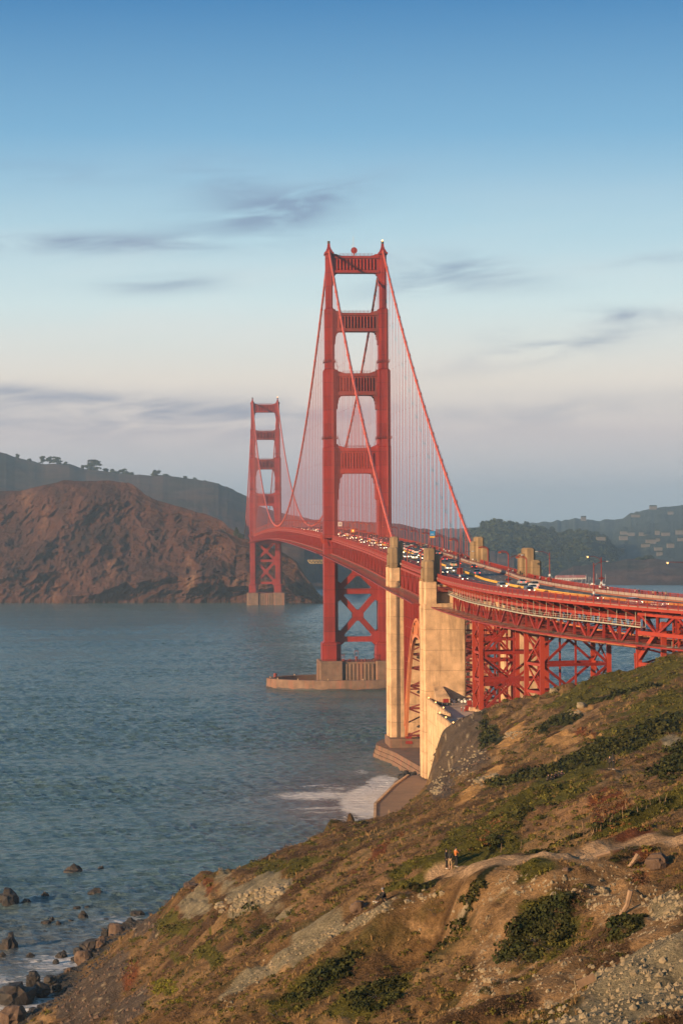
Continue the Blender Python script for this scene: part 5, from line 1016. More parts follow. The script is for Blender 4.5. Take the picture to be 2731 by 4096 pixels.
for k, (e_, z0, z1) in enumerate(((0, 2.6, 4.2), (.45, 1.2, 2.7), (.9, -2, 1.3))):
    m1.prism([(x+18, y+380) for x, y in [(-21.4-e_, -352), (-20.4-e_, -343-e_*0), (-17-e_*.5, -331+e_), (30, -331+e_), (30, -449), (-12-e_, -449), (-13.6-e_, -427), (-17.2-e_, -380)]], z0, z1, 'z')
m1.build('stone_tier', M_CONCP, sw)
mb = MB(); mb.add([(-26, -448, -.6), (-24.6, -449, .9), (-18, -446, 2.2), (-13, -425, 2.0), (-15, -412, .6), (-20.5, -414, -.5), (-27, -476, -.5), (-25.6, -473, 1.0)], [(0, 1, 2, 3, 4, 5), (0, 6, 7, 1)]); o = mb.build('beach', M_PROM); o['kind'] = 'structure'
for i in range(26):
    x = -20+random.uniform(0, 6.5); y = -428+random.uniform(-12, 12); rock('riprap_rock', (x, y, .9+.1*(x+20)), (random.uniform(.8, 1.6), random.uniform(.8, 1.5), random.uniform(.6, 1.2)), M_ROCKD, 500+i, 'dark wet rock in the pile at the corner of the sea wall', 'rock', 'dark riprap rocks below the sea wall', 2)
p0 = (-35.4, -552, 4.0); r = empty('marker_post', p0, 'thin wooden marker post on the promenade near the slope', 'post'); m1 = MB(); m1.bar((0, 0, 0), (0, 0, 3.0), .22); m1.build('pole', M_DRIFT, r); m1 = MB(); m1.bar((-.3, -.15, 2.4), (.3, -.15, 2.4), .06, .3); m1.build('plate', M_DRIFT, r)

# ---------------------------------------------------------------- viaduct legs
def legtower(s0, s1, ow_, oe, zb, lab, levels, base=True):
    r = empty('viaduct_tower', (0, 0, 0), lab, 'steel tower'); T0, T1 = -470-s0, -470-s1; zt = zrail(T0)-11.4
    A = lambda t, o, z: (off(t, o, 0)[0], off(t, o, 0)[1], z)
    zz = [zb]+levels+[zt]
    for o_ in (ow_, oe):
        for T in (T0, T1):
            m1 = MB(); m1.bar(A(T, o_, zb), A(T, o_, zt), 1.15, 1.0); m1.build('leg', M_REDB, r)
            if base: m1 = MB(); p = A(T, o_, zb); m1.frus((p[0]-1.6, p[0]+1.6, p[1]-1.6, p[1]+1.6), (p[0]-1.4, p[0]+1.4, p[1]-1.4, p[1]+1.4), zb-6 if zb > 30 else zb-.1, zb+.9); m1.build('footing', M_CONC, r)
        m1 = MB()
        for a, b in zip(zz[:-1], zz[1:]):
            nseg = max(1, round((b-a)/5.5))
            for q in range(nseg):
                z0, z1 = a+(b-a)*q/nseg, a+(b-a)*(q+1)/nseg; m1.bar(A(T0, o_, z0), A(T1, o_, z1), .38); m1.bar(A(T1, o_, z0), A(T0, o_, z1), .36)
            m1.bar(A(T0, o_, b), A(T1, o_, b), .6, .7)
        m1.build('side_lacing', M_REDB, r)
    for T in (T0, T1):
        m1 = MB(); om = (ow_+oe)/2
        for z in zz[1:-1]+[zb+.8]: m1.bar(A(T, ow_, z), A(T, oe, z), .6, .75)
        m1.bar(A(T, ow_, zt-.5), A(T, oe, zt-.5), .7, .9)
        m1.bar(A(T, om, zb), A(T, om, zt), .5)
        pr = [(zz[i], zz[i+1]) for i in range(len(zz)-1)]
        for i, (a, b) in enumerate(pr):
            if i % 2 == 0: m1.bar(A(T, ow_, a), A(T, om, b), .5, .6); m1.bar(A(T, oe, a), A(T, om, b), .5, .6)
            else: m1.bar(A(T, om, a), A(T, ow_, b), .5, .6); m1.bar(A(T, om, a), A(T, oe, b), .5, .6)
        m1.prism([(off(T, om, 0)[0]-1.6, zz[1]-.9), (off(T, om, 0)[0]+1.6, zz[1]-.9), (off(T, om, 0)[0]+1.6, zz[1]+.9), (off(T, om, 0)[0]-1.6, zz[1]+.9)], off(T, om, 0)[1]-.3, off(T, om, 0)[1]+.3)
        m1.build('cross_bracing', M_RED, r)
    m1 = MB()
    for o_ in (ow_, oe):
        for T in (T0, T1): p = A(T, o_, zt); m1.frus((p[0]-.6, p[0]+.6, p[1]-.6, p[1]+.6), (p[0]-1.1, p[0]+1.1, p[1]-1.1, p[1]+1.1), zt-.6, zt+1.3)
    m1.build('bearing', M_REDB, r)
legtower(31, 40.5, -8.9, 9.6, 28.0, 'red lattice steel tower carrying the viaduct, standing on the terrace', [37.0, 44.5])
legtower(86, 97, -8.6, 9.4, 32.0, 'red lattice steel tower carrying the viaduct, rising behind the grassy knoll', [37.5, 44.5])
legtower(8, 15, -4, 6.5, 27.4, 'dark red bracing tower directly behind the nearer pylon', [34.0, 41.0, 47.0], False)
pf = empty('portal_frame', (0, 0, 0), 'slanted red steel portal frame holding up the landward end of the viaduct', 'portal frame'); Ta, Tb = -470-146.5, -470-156.5
A = lambda t, o, z: (off(t, o, 0)[0], off(t, o, 0)[1], z)
for o_ in (-8.6, 8.6):
    m1 = MB(); m1.bar(A(Ta, o_, 44.5), A(Ta, o_, 51.5), 1.2, 1.3); m1.bar(A(Tb, o_, 44.0), A(Tb, o_, 57.5), 1.1, 1.3); m1.build('leg', M_REDB, pf)
    m1 = MB(); m1.bar(A(Ta, o_, 48.6), A(Tb, o_, 57.2), .9, 1.0); m1.bar(A(Ta, o_, 47.6), A(Tb, o_, 47.4), .9, .9); m1.bar(A(Ta, o_, 47.5), A(Ta-4, o_, 44.2), .8); m1.bar(A(Ta+1.2, o_, 45), A(Ta+1.6, o_, 50), .5); m1.build('strut', M_REDB, pf)
m1 = MB()
for T in (Ta, Tb): m1.bar(A(T, -8.6, 47.4), A(T, 8.6, 47.4), .7, .8); m1.bar(A(T, -8.6, 47.4), A(T, 8.6, 51.4), .4); m1.bar(A(T, 8.6, 47.4), A(T, -8.6, 51.4), .4)
m1.build('cross_beam', M_RED, pf)
lt = empty('lattice_column', (0, 0, 0), 'narrow red lattice column under the viaduct at the right edge of the picture', 'steel column')
for da, db in ((0, -9.2), (0, -7.4), (-2.0, -9.2), (-2.0, -7.4)): m1 = MB(); m1.bar(A(-470-161+da, db, 46), A(-470-161+da, db, 57.5), .28); m1.build('leg', M_REDB, lt)
m1 = MB()
for k_, z in enumerate(np.arange(47, 57, 1.3)):
    for da in (0, -2.0): m1.bar(A(-470-161+da, -9.2, z), A(-470-161+da, -7.4, z+1.3), .14); m1.bar(A(-470-161+da, -9.2, z), A(-470-161+da, -7.4, z), .14)
    for db in (-9.2, -7.4): m1.bar(A(-470-161, db, z), A(-470-163, db, z+1.3), .14)
m1.build('side_lacing', M_REDB, lt)
st = empty('scaffold_tower', (0, 0, 0), 'thin grey scaffold tower standing beneath the viaduct inside the portal frame', 'scaffold'); m1 = MB()
for o_ in (-5, -2):
    for T in (Ta-5, Ta-8): m1.bar(A(T, o_, 42), A(T, o_, 53), .1)
for z in np.arange(44, 53, 1.5):
    m1.bar(A(Ta-5, -5, z), A(Ta-5, -2, z), .08); m1.bar(A(Ta-8, -5, z), A(Ta-8, -2, z), .08); m1.bar(A(Ta-5, -5, z), A(Ta-8, -5, z), .08)
m1.build('frame', M_STEELG, st)
m1 = MB(); m1.box(A(Ta-6, -3.5, 0)[0]-2, A(Ta-6, -3.5, 0)[0]+2, A(Ta-6, -3.5, 0)[1]-1.5, A(Ta-6, -3.5, 0)[1]+1.5, 49.9, 50.05); m1.build('platform', M_STEELG, st)
# red walkway tube and white scaffold walkway slung on the west side of the viaduct
ts = stations(-474, -622, 4)
o_ = empty('maintenance_walkway', (0, 0, 0), 'long pale scaffold walkway slung along the west face of the viaduct truss', 'walkway')
m1 = MB(); dzf = lambda t: -5.6-.5*min(1, (-470-t)/60)
def sw2(m1, o0, o1, a, b):
    vs = []; sec = rect(o0, o1, a, b)
    for t in ts: vs += [off(t, q[0], q[1]+dzf(t)+.3*math.sin(t/11)*.5) for q in sec]
    m1.add(vs, [(i*4+k, i*4+(k+1) % 4, (i+1)*4+(k+1) % 4, (i+1)*4+k) for i in range(len(ts)-1) for k in range(4)]+[(3, 2, 1, 0), tuple(4*(len(ts)-1)+k for k in range(4))])
sw2(m1, -11.6, -10.1, -.12, 0); sw2(m1, -11.72, -11.6, -.16, .06); m1.build('plank_deck', M_STEELG, o_)
m1 = MB(); sw2(m1, -11.68, -11.62, 1.0, 1.06); sw2(m1, -11.68, -11.62, .5, .56)
for t in ts: m1.bar(off(t, -11.65, dzf(t)), off(t, -11.65, dzf(t)+1.1), .08); m1.bar(off(t, -10.4, dzf(t)), off(t, -10.4, -2.4), .1)
m1.build('guard_rail', M_STEELG, o_)
tv = empty('maintenance_platform', (-19, 30, 62.2), 'tan inspection platform hanging under the main span left of the nearer tower', 'inspection platform')
m1 = MB()
for y in (-2, 2):
    m1.bar((-4.6, y, 1.6), (5, y, 1.6), .2); m1.bar((-3.4, y, 0), (5, y, 0), .2); m1.bar((-4.6, y, 1.6), (-3.4, y, 0), .2)
    for k in range(5): m1.bar((-3.4+k*1.7, y, 0), (-2.6+k*1.7, y, 1.6), .16); m1.bar((-2.6+k*1.7, y, 1.6), (-1.7+k*1.7, y, 0), .16)
m1.build('lattice_side', M_TAN, tv); m1 = MB(); m1.box(-4.4, 5, -2, 2, 1.62, 1.75); m1.build('platform_floor', M_TAN, tv)
m1 = MB(); m1.bar((4.6, 0, 1.7), (4.6, 0, 6.5), .3); m1.bar((-1.2, 0, 1.7), (-1.2, 0, 3.2), .12); m1.build('hanger', M_REDD, tv)

# ---------------------------------------------------------------- lamps and signs
def lamp_deco(t, side, first, lab, lit=False):
    if first is None:
        r = empty('street_lamp', (0, 0, 0)); s_ = 1
        m1 = MB(); m1.tube([(0, 0, 0), (0, 0, .9)], [.3, .24], 8); m1.tube([(0, 0, .9), (0, 0, 5.6)], .17, 8); m1.build('pole', M_RED, r)
        m1 = MB()
        for dz in (0, .38): m1.tube([(0, 0, 4.6+dz)]+[(-1.9+1.9*math.cos(a)-0, 0, 5.2+dz+1.05*math.sin(a)) for a in np.linspace(0, PI*.55, 7)]+[(-2.5, 0, 6.18+dz*.8)], .11, 6)
        m1.build('arm', M_RED, r)
        m1 = MB(); m1.frus((-3.3, -2.2, -.28, .28), (-3.1, -2.3, -.2, .2), 6.05, 6.5); hd = m1.build('lamp_head', M_REDD, r)
        m1 = MB(); m1.box(-3.2, -2.35, -.2, .2, 5.93, 6.05); m1.build('lens', M_AMB, hd)
    else:
        r = first.copy(); COL.objects.link(r)
        for ch in first.children:
            c_ = ch.copy(); COL.objects.link(c_); c_.parent = r
            for g_ in ch.children: d_ = g_.copy(); COL.objects.link(d_); d_.parent = c_
    r.location = off(t, side*12.7, DR+.28); h = ctr(t)[2]; r.rotation_euler = (0, 0, h if side > 0 else h+PI)
    tag(r, lab, 'street lamp', 'curved red lamps along both edges of the bridge deck'); return r
F1 = None
for k in range(36):
    te = -310.9+45.72*k
    if te > 1270: continue
    for side, t in ((1, te), (-1, te+1.5)):
        if abs(t) < 12: continue
        nm = 'eastern' if side > 0 else 'western'
        F1 = lamp_deco(t, side, F1, 'red hooked lamp on the %s deck edge, %s' % (nm, 'number %d from the far pylon toward the nearer tower' % (k+1) if t < -8 else 'among the small lamps of the main span'))if F1 is None else (lamp_deco(t, side, F1, 'red hooked lamp on the %s deck edge, %s' % (nm, ['first','second','third','fourth','fifth','sixth','seventh'][min(k, 6)]+' beyond the far pylon' if t < -8 else 'among the small lamps of the main span')), F1)[1]
F1['label'] = 'red hooked lamp on the eastern deck edge, first one beyond the far pylon'
lamp_deco(-374.3, -1, F1, 'red hooked lamp on the western edge above the arch, nearer the far pylon'); lamp_deco(-414.3, -1, F1, 'red hooked lamp on the western edge above the arch, nearer the near pylon')
lamp_deco(-466, -1, F1, 'red hooked lamp poking out beside the nearer western pylon'); lamp_deco(-388, 1, F1, 'red hooked lamp on the eastern edge, left of two between the east pylon blocks'); lamp_deco(-432, 1, F1, 'red hooked lamp on the eastern edge, right of two between the east pylon blocks'); lamp_deco(-467, 1, F1, 'red hooked lamp against the nearer eastern pylon block')
def lamp_tall(u, v, side, h, lab, lit=False, sign=None, arm=3.3):
    best = None
    for t in np.arange(-464, -704, -1.0):
        p = off(t, side*12.9, DR+.28); q = np.array(p)-CAM; z = q@FW; uu = 1365.5+FPX*(q@XC)/z
        if best is None or abs(uu-u) < best[0]: best = (abs(uu-u), t, p)
    t, p = best[1], best[2]; hd = ctr(t)[2]; r = empty('street_lamp', p, lab, 'street lamp', 'tall thin lamps along the viaduct', rz=hd if side > 0 else hd+PI)
    m1 = MB(); m1.tube([(0, 0, 0), (0, 0, h)], [.16, .10], 8); m1.build('pole', M_RED, r)
    m1 = MB(); m1.tube([(0, 0, h-.9), (-arm*.25, 0, h-.15), (-arm*.6, 0, h+.25), (-arm, 0, h+.3)], .06, 6); m1.build('arm', M_RED, r)
    m1 = MB(); m1.sphere((-arm-.4, 0, h+.28), (.5, .2, .14), 8, 5); hh_ = m1.build('lamp_head', M_GREY, r)
    if lit: m1 = MB(); m1.sphere((-arm-.4, 0, h+.12), .2, 8, 5); m1.build('lens', E_LAMP, hh_)
    m1 = MB(); m1.box(-.22, .22, -.14, .14, 1.9, 2.5); m1.build('pole_band', M_DRW, r)
    if sign == 'big': m1 = MB(); m1.box(-.85, .85, -.22, -.12, 2.7, 4.5); m1.build('sign_back', M_REDD, r)
    if sign == 'small': m1 = MB(); m1.box(-.8, .8, -.2, -.1, 3.2, 3.55); m1.box(-.25, .25, -.24, -.1, 2.9, 3.8); m1.build('sign_back', M_REDD, r)
lamp_tall(1838, 2300, -1, 8.8, 'tall thin lamp with a square red sign back, right of the nearer western pylon', sign='big')
lamp_tall(2036, 2350, -1, 9.3, 'tall thin lamp at mid viaduct, western edge, with a small red sign back', sign='small')
lamp_tall(2372, 2390, -1, 9.2, 'tall thin lamp with arm pointing right, left of the close pair over the water')
lamp_tall(2199, 2330, 1, 8.6, 'tall thin pale lamp right of the nearer eastern pylon block'); lamp_tall(2403, 2370, 1, 8.8, 'tall thin lit lamp with arm pointing left, right of the close pair', True, 'small')
lamp_tall(2790, 2400, 1, 9.0, 'lamp whose head pokes in at the right edge of the picture', True, arm=8.0)
def board(nm, t, side, dz, w, h, parts, lab, cat='sign'):
    p = off(t, side*12.9, dz); r = empty(nm, p, lab, cat)
    m1 = MB(); m1.bar((0, 0, -dz+DR+.3), (0, 0, h), .14); m1.build('post', M_RED, r)
    for n_, mt, (x0, x1, z0, z1) in parts: m1 = MB(); m1.box(x0, x1, -.2-.02*len(n_), -.1, z0, z1); m1.build(n_, mt, r)
board('road_sign', -226, 1, 3.0, 1, 2.8, [('panel', M_BLUE, (-1.0, 1.0, 1.0, 2.9)), ('yellow_plate', M_YELL, (-1.0, 1.0, .2, .9)), ('lettering', M_DRW, (-.6, .6, 1.6, 1.75))], 'blue sign over a yellow plate on a pole by the eastern walk')
board('lane_sign', -60, -1, 4.0, 1, 3.2, [('panel', M_DRW, (-.9, .9, 1.2, 3.2)), ('numeral_strip', M_DARK, (-.5, .5, 1.9, 2.1)), ('numeral_bar', M_DARK, (-.5, .5, 2.5, 2.7))], 'white panel sign with dark marks standing at the foot of the nearer tower')
board('warning_sign', -140, -1, 3.0, 1, 2.2, [('panel', M_AMB, (-.8, .8, .8, 2.2)), ('flasher', E_LAMP, (-.25, .25, 1.3, 1.7))], 'glowing amber warning sign between the hooked lamps of the side span')
board('red_sign', 40, -1, 1.2, 1, 2.6, [('panel', M_REDD, (-1.1, 1.1, .3, 2.6))], 'plain red sign back left of the nearer tower, on the main span')

# ---------------------------------------------------------------- vehicles
PAINTS = {k: material('car_'+k, v, .3, .03, .5, spec=.6) for k, v in dict(white=(.62, .60, .57), black=(.02, .02, .024), silver=(.34, .35, .36), grey=(.13, .14, .16), navy=(.03, .045, .09), beige=(.40, .38, .24), red=(.35, .03, .03), mint=(.48, .55, .56)).items()}
PROT = {}
def car_proto(kind, colour, heading):
    key = (kind, colour, heading)
    if key in PROT: return PROT[key]
    Lh, Wd, Hh = {'sedan': (2.3, .92, 1.45), 'suv': (2.3, .96, 1.75), 'van': (2.6, 1.0, 2.3), 'truck': (3.4, 1.1, 2.8)}[kind]
    prof = {'sedan': ([(-2.3, .35), (2.3, .35), (2.32, .62), (2.1, .82), (1.15, .95), (-1.5, 1.0), (-2.2, .95), (-2.32, .6)], [(1.15, .93), (.45, 1.42), (-.75, 1.45), (-1.6, .98)]),
            'suv': ([(-2.3, .4), (2.3, .4), (2.34, .75), (2.15, 1.0), (1.2, 1.12), (-2.2, 1.15), (-2.32, .7)], [(1.2, 1.1), (.65, 1.7), (-1.9, 1.75), (-2.22, 1.13)]),
            'van': ([(-2.6, .4), (2.6, .4), (2.65, .9), (2.2, 1.25), (-2.6, 1.3)], [(2.2, 1.23), (1.5, 2.2), (-2.5, 2.3), (-2.6, 1.28)]),
            'truck': ([(-3.4, .5), (3.4, .5), (3.4, 1.4), (-3.4, 1.4)], [(3.4, 1.38), (3.0, 2.5), (-3.3, 2.8), (-3.4, 1.38)])}[kind]
    r = bpy.data.objects.new('car', None); COL.objects.link(r)
    m1 = MB(); a, b = prof
    def loft(mb, poly, w0, w1, zs):      # side profile along local y, narrowing upward
        n = len(poly); zmin, zmax = min(q[1] for q in poly), max(q[1] for q in poly); vs = []
        for s_ in (-1, 1):
            for y, z in poly: f_ = (z-zmin)/(zmax-zmin); vs.append((s_*(w0+(w1-w0)*f_), y, z))
        mb.add(vs, [tuple(range(n)), tuple(range(n, 2*n))[::-1]]+[(i, n+i, n+(i+1) % n, (i+1) % n) for i in range(n)])
    loft(m1, a, Wd, Wd*.95, 0); top = [(y*.93-.02, z) for y, z in b[1:3]]; m1.add([(s_*Wd*.76, y, z+.012) for s_ in (-1, 1) for y, z in b[1:3]], [(0, 1, 3, 2)])
    body = m1.build('body', PAINTS[colour], r)
    m1 = MB(); loft(m1, [(b[0][0], b[0][1]-.05), b[1], b[2], (b[3][0], b[3][1]-.05)], Wd*.93, Wd*.77, 0); m1.build('cabin_glass', M_GLASS, r)
    for s_ in (-1, 1):
        for y in (-Lh*.62, Lh*.62):
            m1 = MB(); m1.tube([(s_*Wd*.78, y, .34), (s_*(Wd+.02), y, .34)], .34, 12); wh = m1.build('wheel', M_BLK, r); m1 = MB(); m1.tube([(s_*(Wd+.02), y, .34), (s_*(Wd+.04), y, .34)], .19, 8); m1.build('rim', M_GREY, wh)
        m1 = MB(); m1.box(*sorted((s_*Wd*.55, s_*Wd*.92)), Lh-.12, Lh+.04, .62, .8) if kind != 'suv' else m1.box(*sorted((s_*Wd*.55, s_*Wd*.92)), Lh-.1, Lh+.06, .75, .95); m1.build('headlight', E_HEAD if heading == 'lit' else M_DRW, r)
        m1 = MB(); m1.box(*sorted((s_*Wd*.6, s_*Wd*.93)), -Lh-.05, -Lh+.1, .7, .88); m1.build('tail_light', E_TAIL, r)
    PROT[key] = [r, False]; return PROT[key]
def put_car(t, o, kind, colour, north, lab, grp, lit=True):
    pr = car_proto(kind, colour, 'lit' if (lit and not north) else 'off'); src = pr[0]
    if not pr[1]: pr[1] = True; r = src
    else:
        r = src.copy(); COL.objects.link(r)
        for ch in src.children:
            c_ = ch.copy(); COL.objects.link(c_); c_.parent = r
            for g_ in ch.children: d_ = g_.copy(); COL.objects.link(d_); d_.parent = c_
    sl_ = (off(t+1, o, DR)[2]-off(t-1, o, DR)[2])/2; h = ctr(t)[2]
    r.location = off(t, o, DR+.02); r.rotation_euler = (sl_ if north else -sl_, 0, h if north else h+PI); tag(r, lab, 'car' if kind in ('sedan', 'suv') else ('van' if kind == 'van' else 'truck'), grp); return r
def road_at(u, v):
    best = None
    for t in np.arange(-150, -700, -2.0):
        c_ = ctr(t); z = zrail(t)+DR; p = srcz(u, v, z); dx, dy = p[0]-c_[0], p[1]-c_[1]; h = c_[2]; along = dx*math.sin(h)-dy*math.cos(h); o = dx*math.cos(h)+dy*math.sin(h)
        if best is None or abs(along) < best[0]: best = (abs(along), t, o)
    return best[1], max(-8.4, min(8.4, best[2]))
c2 = lambda x, y: (1520+x*.2168, 2120+y*.2168); zE = lambda x, y: (1850+x*.287, 2050+y*.287); z4 = lambda x, y: (2250+x*.3068, 2100+y*.3068)
G1 = 'cars on the roadway near the pylons'
for f_, x, y, kd, co, nb, lab in [(c2,555,400,'sedan','black',1,'black sedan with bright tail lights just past the far pylon'),(c2,640,390,'sedan','white',1,'white sedan beside the black one, past the far pylon'),(c2,690,362,'sedan','navy',1,'dark sedan ahead of the white one, past the far pylon'),(c2,812,395,'van','white',1,'white van with a yellow stripe partly behind the near pylon'),(c2,770,468,'suv','black',1,'black SUV with red tail lights left of the nearer pylon'),(c2,462,520,'sedan','white',0,'white car half hidden by the far pylon'),(c2,645,498,'sedan','silver',0,'silver car with one amber lamp between the pylons'),(c2,612,540,'suv','white',0,'white SUV coming toward the camera between the pylons'),(c2,795,550,'sedan','grey',0,'grey car with lit headlights between the pylons'),(c2,710,622,'sedan','black',0,'black car with headlights near the kerb between the pylons'),
    (c2,1182,572,'sedan','white',1,'white sedan driving away right behind the nearer pylon'),(c2,1345,680,'suv','beige',1,'beige station wagon driving away, left of the black SUV'),(c2,1412,655,'suv','black',1,'black SUV with red lights beside the beige wagon'),(c2,1250,732,'sedan','white',0,'white sedan coming toward the camera right of the nearer pylon'),(c2,1385,795,'suv','grey',0,'grey SUV coming toward the camera in the middle lanes'),(c2,1200,815,'sedan','navy',0,'dark blue car with bright headlights hugging the nearer pylon'),(c2,1560,945,'sedan','navy',0,'navy car with bright headlights behind the western rail'),
    (zE,150,785,'sedan','black',1,'black sedan driving away in front of the far eastern pylon block'),(zE,185,872,'suv','white',1,'white SUV with tail lights behind the black sedan'),(zE,545,1062,'suv','silver',0,'silver SUV with headlights at mid viaduct'),(zE,815,1003,'sedan','silver',1,'silver sedan driving away below the nearer eastern block'),(zE,985,1048,'suv','white',1,'white SUV, upper of two white cars near the eastern fence'),(zE,988,1084,'sedan','mint',1,'pale green-white sedan, lower of two near the eastern fence'),(zE,930,1125,'suv','grey',0,'blue-grey car roof just showing over the western rail'),
    (z4,975,1050,'suv','white',0,'white car, left of two at the right end of the viaduct'),(z4,1215,1066,'sedan','white',0,'white low car, right of two at the right end of the viaduct'),(z4,405,985,'sedan','grey',0,'grey car roof behind the rail left of the close lamp pair')]:
    t_, o_ = road_at(*f_(x, y)); put_car(t_, o_, kd, co, nb, lab, G1)
random.seed(21)
GQ = 'vehicles queued on the bridge beyond the far pylon'; LQ = lambda c_, k_, n_, where: '%s %s %s' % (c_, {'sedan': 'car', 'suv': 'SUV', 'van': 'van', 'truck': 'truck'}[k_], ('in the northbound queue ' if n_ else 'heading toward the camera ')+where)
for lane in (1.6, 4.8, 8.0):
    t = -300.0+lane*1.7
    while t < 560:
        kd = random.choices(['sedan', 'suv', 'van'], [6, 5, 1])[0]; co = random.choices(['white', 'black', 'silver', 'grey', 'red', 'navy'], [5, 4, 3, 3, 1, 1])[0]
        put_car(t, lane+random.uniform(-.25, .25), kd, co, True, LQ(co, kd, True, 'on the side span' if t < 0 else 'on the main span'), GQ); t += random.uniform(8.5, 15) if t < 100 else random.uniform(11, 20)
for lane in (-4.6, -7.9):
    t = -322.0+abs(lane)*2
    while t < 560:
        kd = random.choices(['sedan', 'suv', 'van'], [6, 5, 1])[0]; co = random.choices(['white', 'black', 'silver', 'grey', 'navy'], [5, 4, 3, 3, 1])[0]
        put_car(t, lane+random.uniform(-.3, .3), kd, co, False, LQ(co, kd, False, 'on the side span' if t < 0 else 'on the main span'), GQ); t += random.uniform(20, 55)
put_car(-262, -4.9, 'truck', 'white', False, 'white box truck coming toward the camera left of the far pylon', G1)

# ---------------------------------------------------------------- people
SKIN = material('skin', (.42, .24, .16), .6, .05, 3); HAIRB = material('hair_dark', (.02, .014, .01), .7, .1, 3)
CL = {k: material('cloth_'+k, v, .9, .12, 3) for k, v in dict(black=(.02, .02, .022), white=(.55, .53, .5), orange=(.42, .13, .03), denim=(.06, .08, .14), tan=(.32, .22, .13), red=(.25, .03, .04), grey=(.2, .2, .21), navy=(.03, .04, .08), green=(.10, .13, .07), plum=(.07, .04, .06)).items()}
def skin_mesh(name, verts, edges, rad, mat, parent, sub=1):
    me = bpy.data.meshes.new(name); me.from_pydata([tuple(v) for v in verts], edges, []); o = bpy.data.objects.new(name, me); COL.objects.link(o)
    m_ = o.modifiers.new('s', 'SKIN'); m_.use_smooth_shade = True; 
    for i, r_ in enumerate(rad): sv = me.skin_vertices[0].data[i]; sv.radius = (r_, r_) if not hasattr(r_, '__len__') else r_; sv.use_root = (i == 0)
    if sub: m2 = o.modifiers.new('u', 'SUBSURF'); m2.levels = sub; m2.render_levels = sub
    dg = bpy.context.evaluated_depsgraph_get(); ev = o.evaluated_get(dg); nm = bpy.data.meshes.new_from_object(ev); o.modifiers.clear(); o.data = nm; nm.materials.clear(); nm.materials.append(mat); o.parent = parent; return o
POSES = {
 'stand': dict(pel=(0,0,.95), ch=(0,.02,1.35), nk=(0,.02,1.50), hd=(0,0,1.64), hipL=(-.10,0,.90), knL=(-.11,-.02,.49), anL=(-.11,.02,.07), hipR=(.10,0,.90), knR=(.12,-.02,.49), anR=(.12,.03,.07), shL=(-.19,.02,1.42), elL=(-.24,.02,1.14), wrL=(-.23,-.08,.90), shR=(.19,.02,1.42), elR=(.24,.02,1.14), wrR=(.22,-.08,.90)),
 'camera': dict(pel=(0,0,.95), ch=(0,.02,1.35), nk=(0,0,1.50), hd=(0,-.02,1.64), hipL=(-.10,0,.90), knL=(-.12,-.02,.49), anL=(-.13,.02,.07), hipR=(.10,0,.90), knR=(.12,-.02,.49), anR=(.14,.03,.07), shL=(-.19,.02,1.42), elL=(-.24,-.14,1.22), wrL=(-.10,-.34,1.40), shR=(.19,.02,1.42), elR=(.24,-.14,1.22), wrR=(.08,-.34,1.42)),
 'walk': dict(pel=(0,0,.94), ch=(0,-.02,1.34), nk=(0,-.03,1.49), hd=(0,-.06,1.63), hipL=(-.10,0,.89), knL=(-.11,-.20,.52), anL=(-.11,-.28,.09), hipR=(.10,0,.89), knR=(.11,.04,.48), anR=(.11,.30,.12), shL=(-.19,0,1.41), elL=(-.24,.12,1.15), wrL=(-.24,.05,.92), shR=(.19,0,1.41), elR=(.24,-.08,1.15), wrR=(.22,-.24,.96)),
 'sit': dict(pel=(0,0,.16), ch=(0,-.10,.55), nk=(0,-.14,.70), hd=(0,-.20,.84), hipL=(-.10,-.02,.14), knL=(-.13,-.42,.42), anL=(-.13,-.66,.06), hipR=(.10,-.02,.14), knR=(.13,-.40,.44), anR=(.13,-.58,.06), shL=(-.19,-.10,.62), elL=(-.25,-.30,.42), wrL=(-.12,-.46,.50), shR=(.19,-.10,.62), elR=(.25,-.30,.42), wrR=(.10,-.46,.50)),
 'lean': dict(pel=(0,0,.94), ch=(0,-.12,1.32), nk=(0,-.18,1.46), hd=(0,-.24,1.59), hipL=(-.10,0,.89), knL=(-.11,.02,.48), anL=(-.11,.08,.07), hipR=(.10,0,.89), knR=(.11,-.03,.49), anR=(.12,-.05,.07), shL=(-.19,-.11,1.39), elL=(-.23,-.32,1.18), wrL=(-.15,-.50,1.20), shR=(.19,-.11,1.39), elR=(.23,-.32,1.18), wrR=(.15,-.50,1.20))}
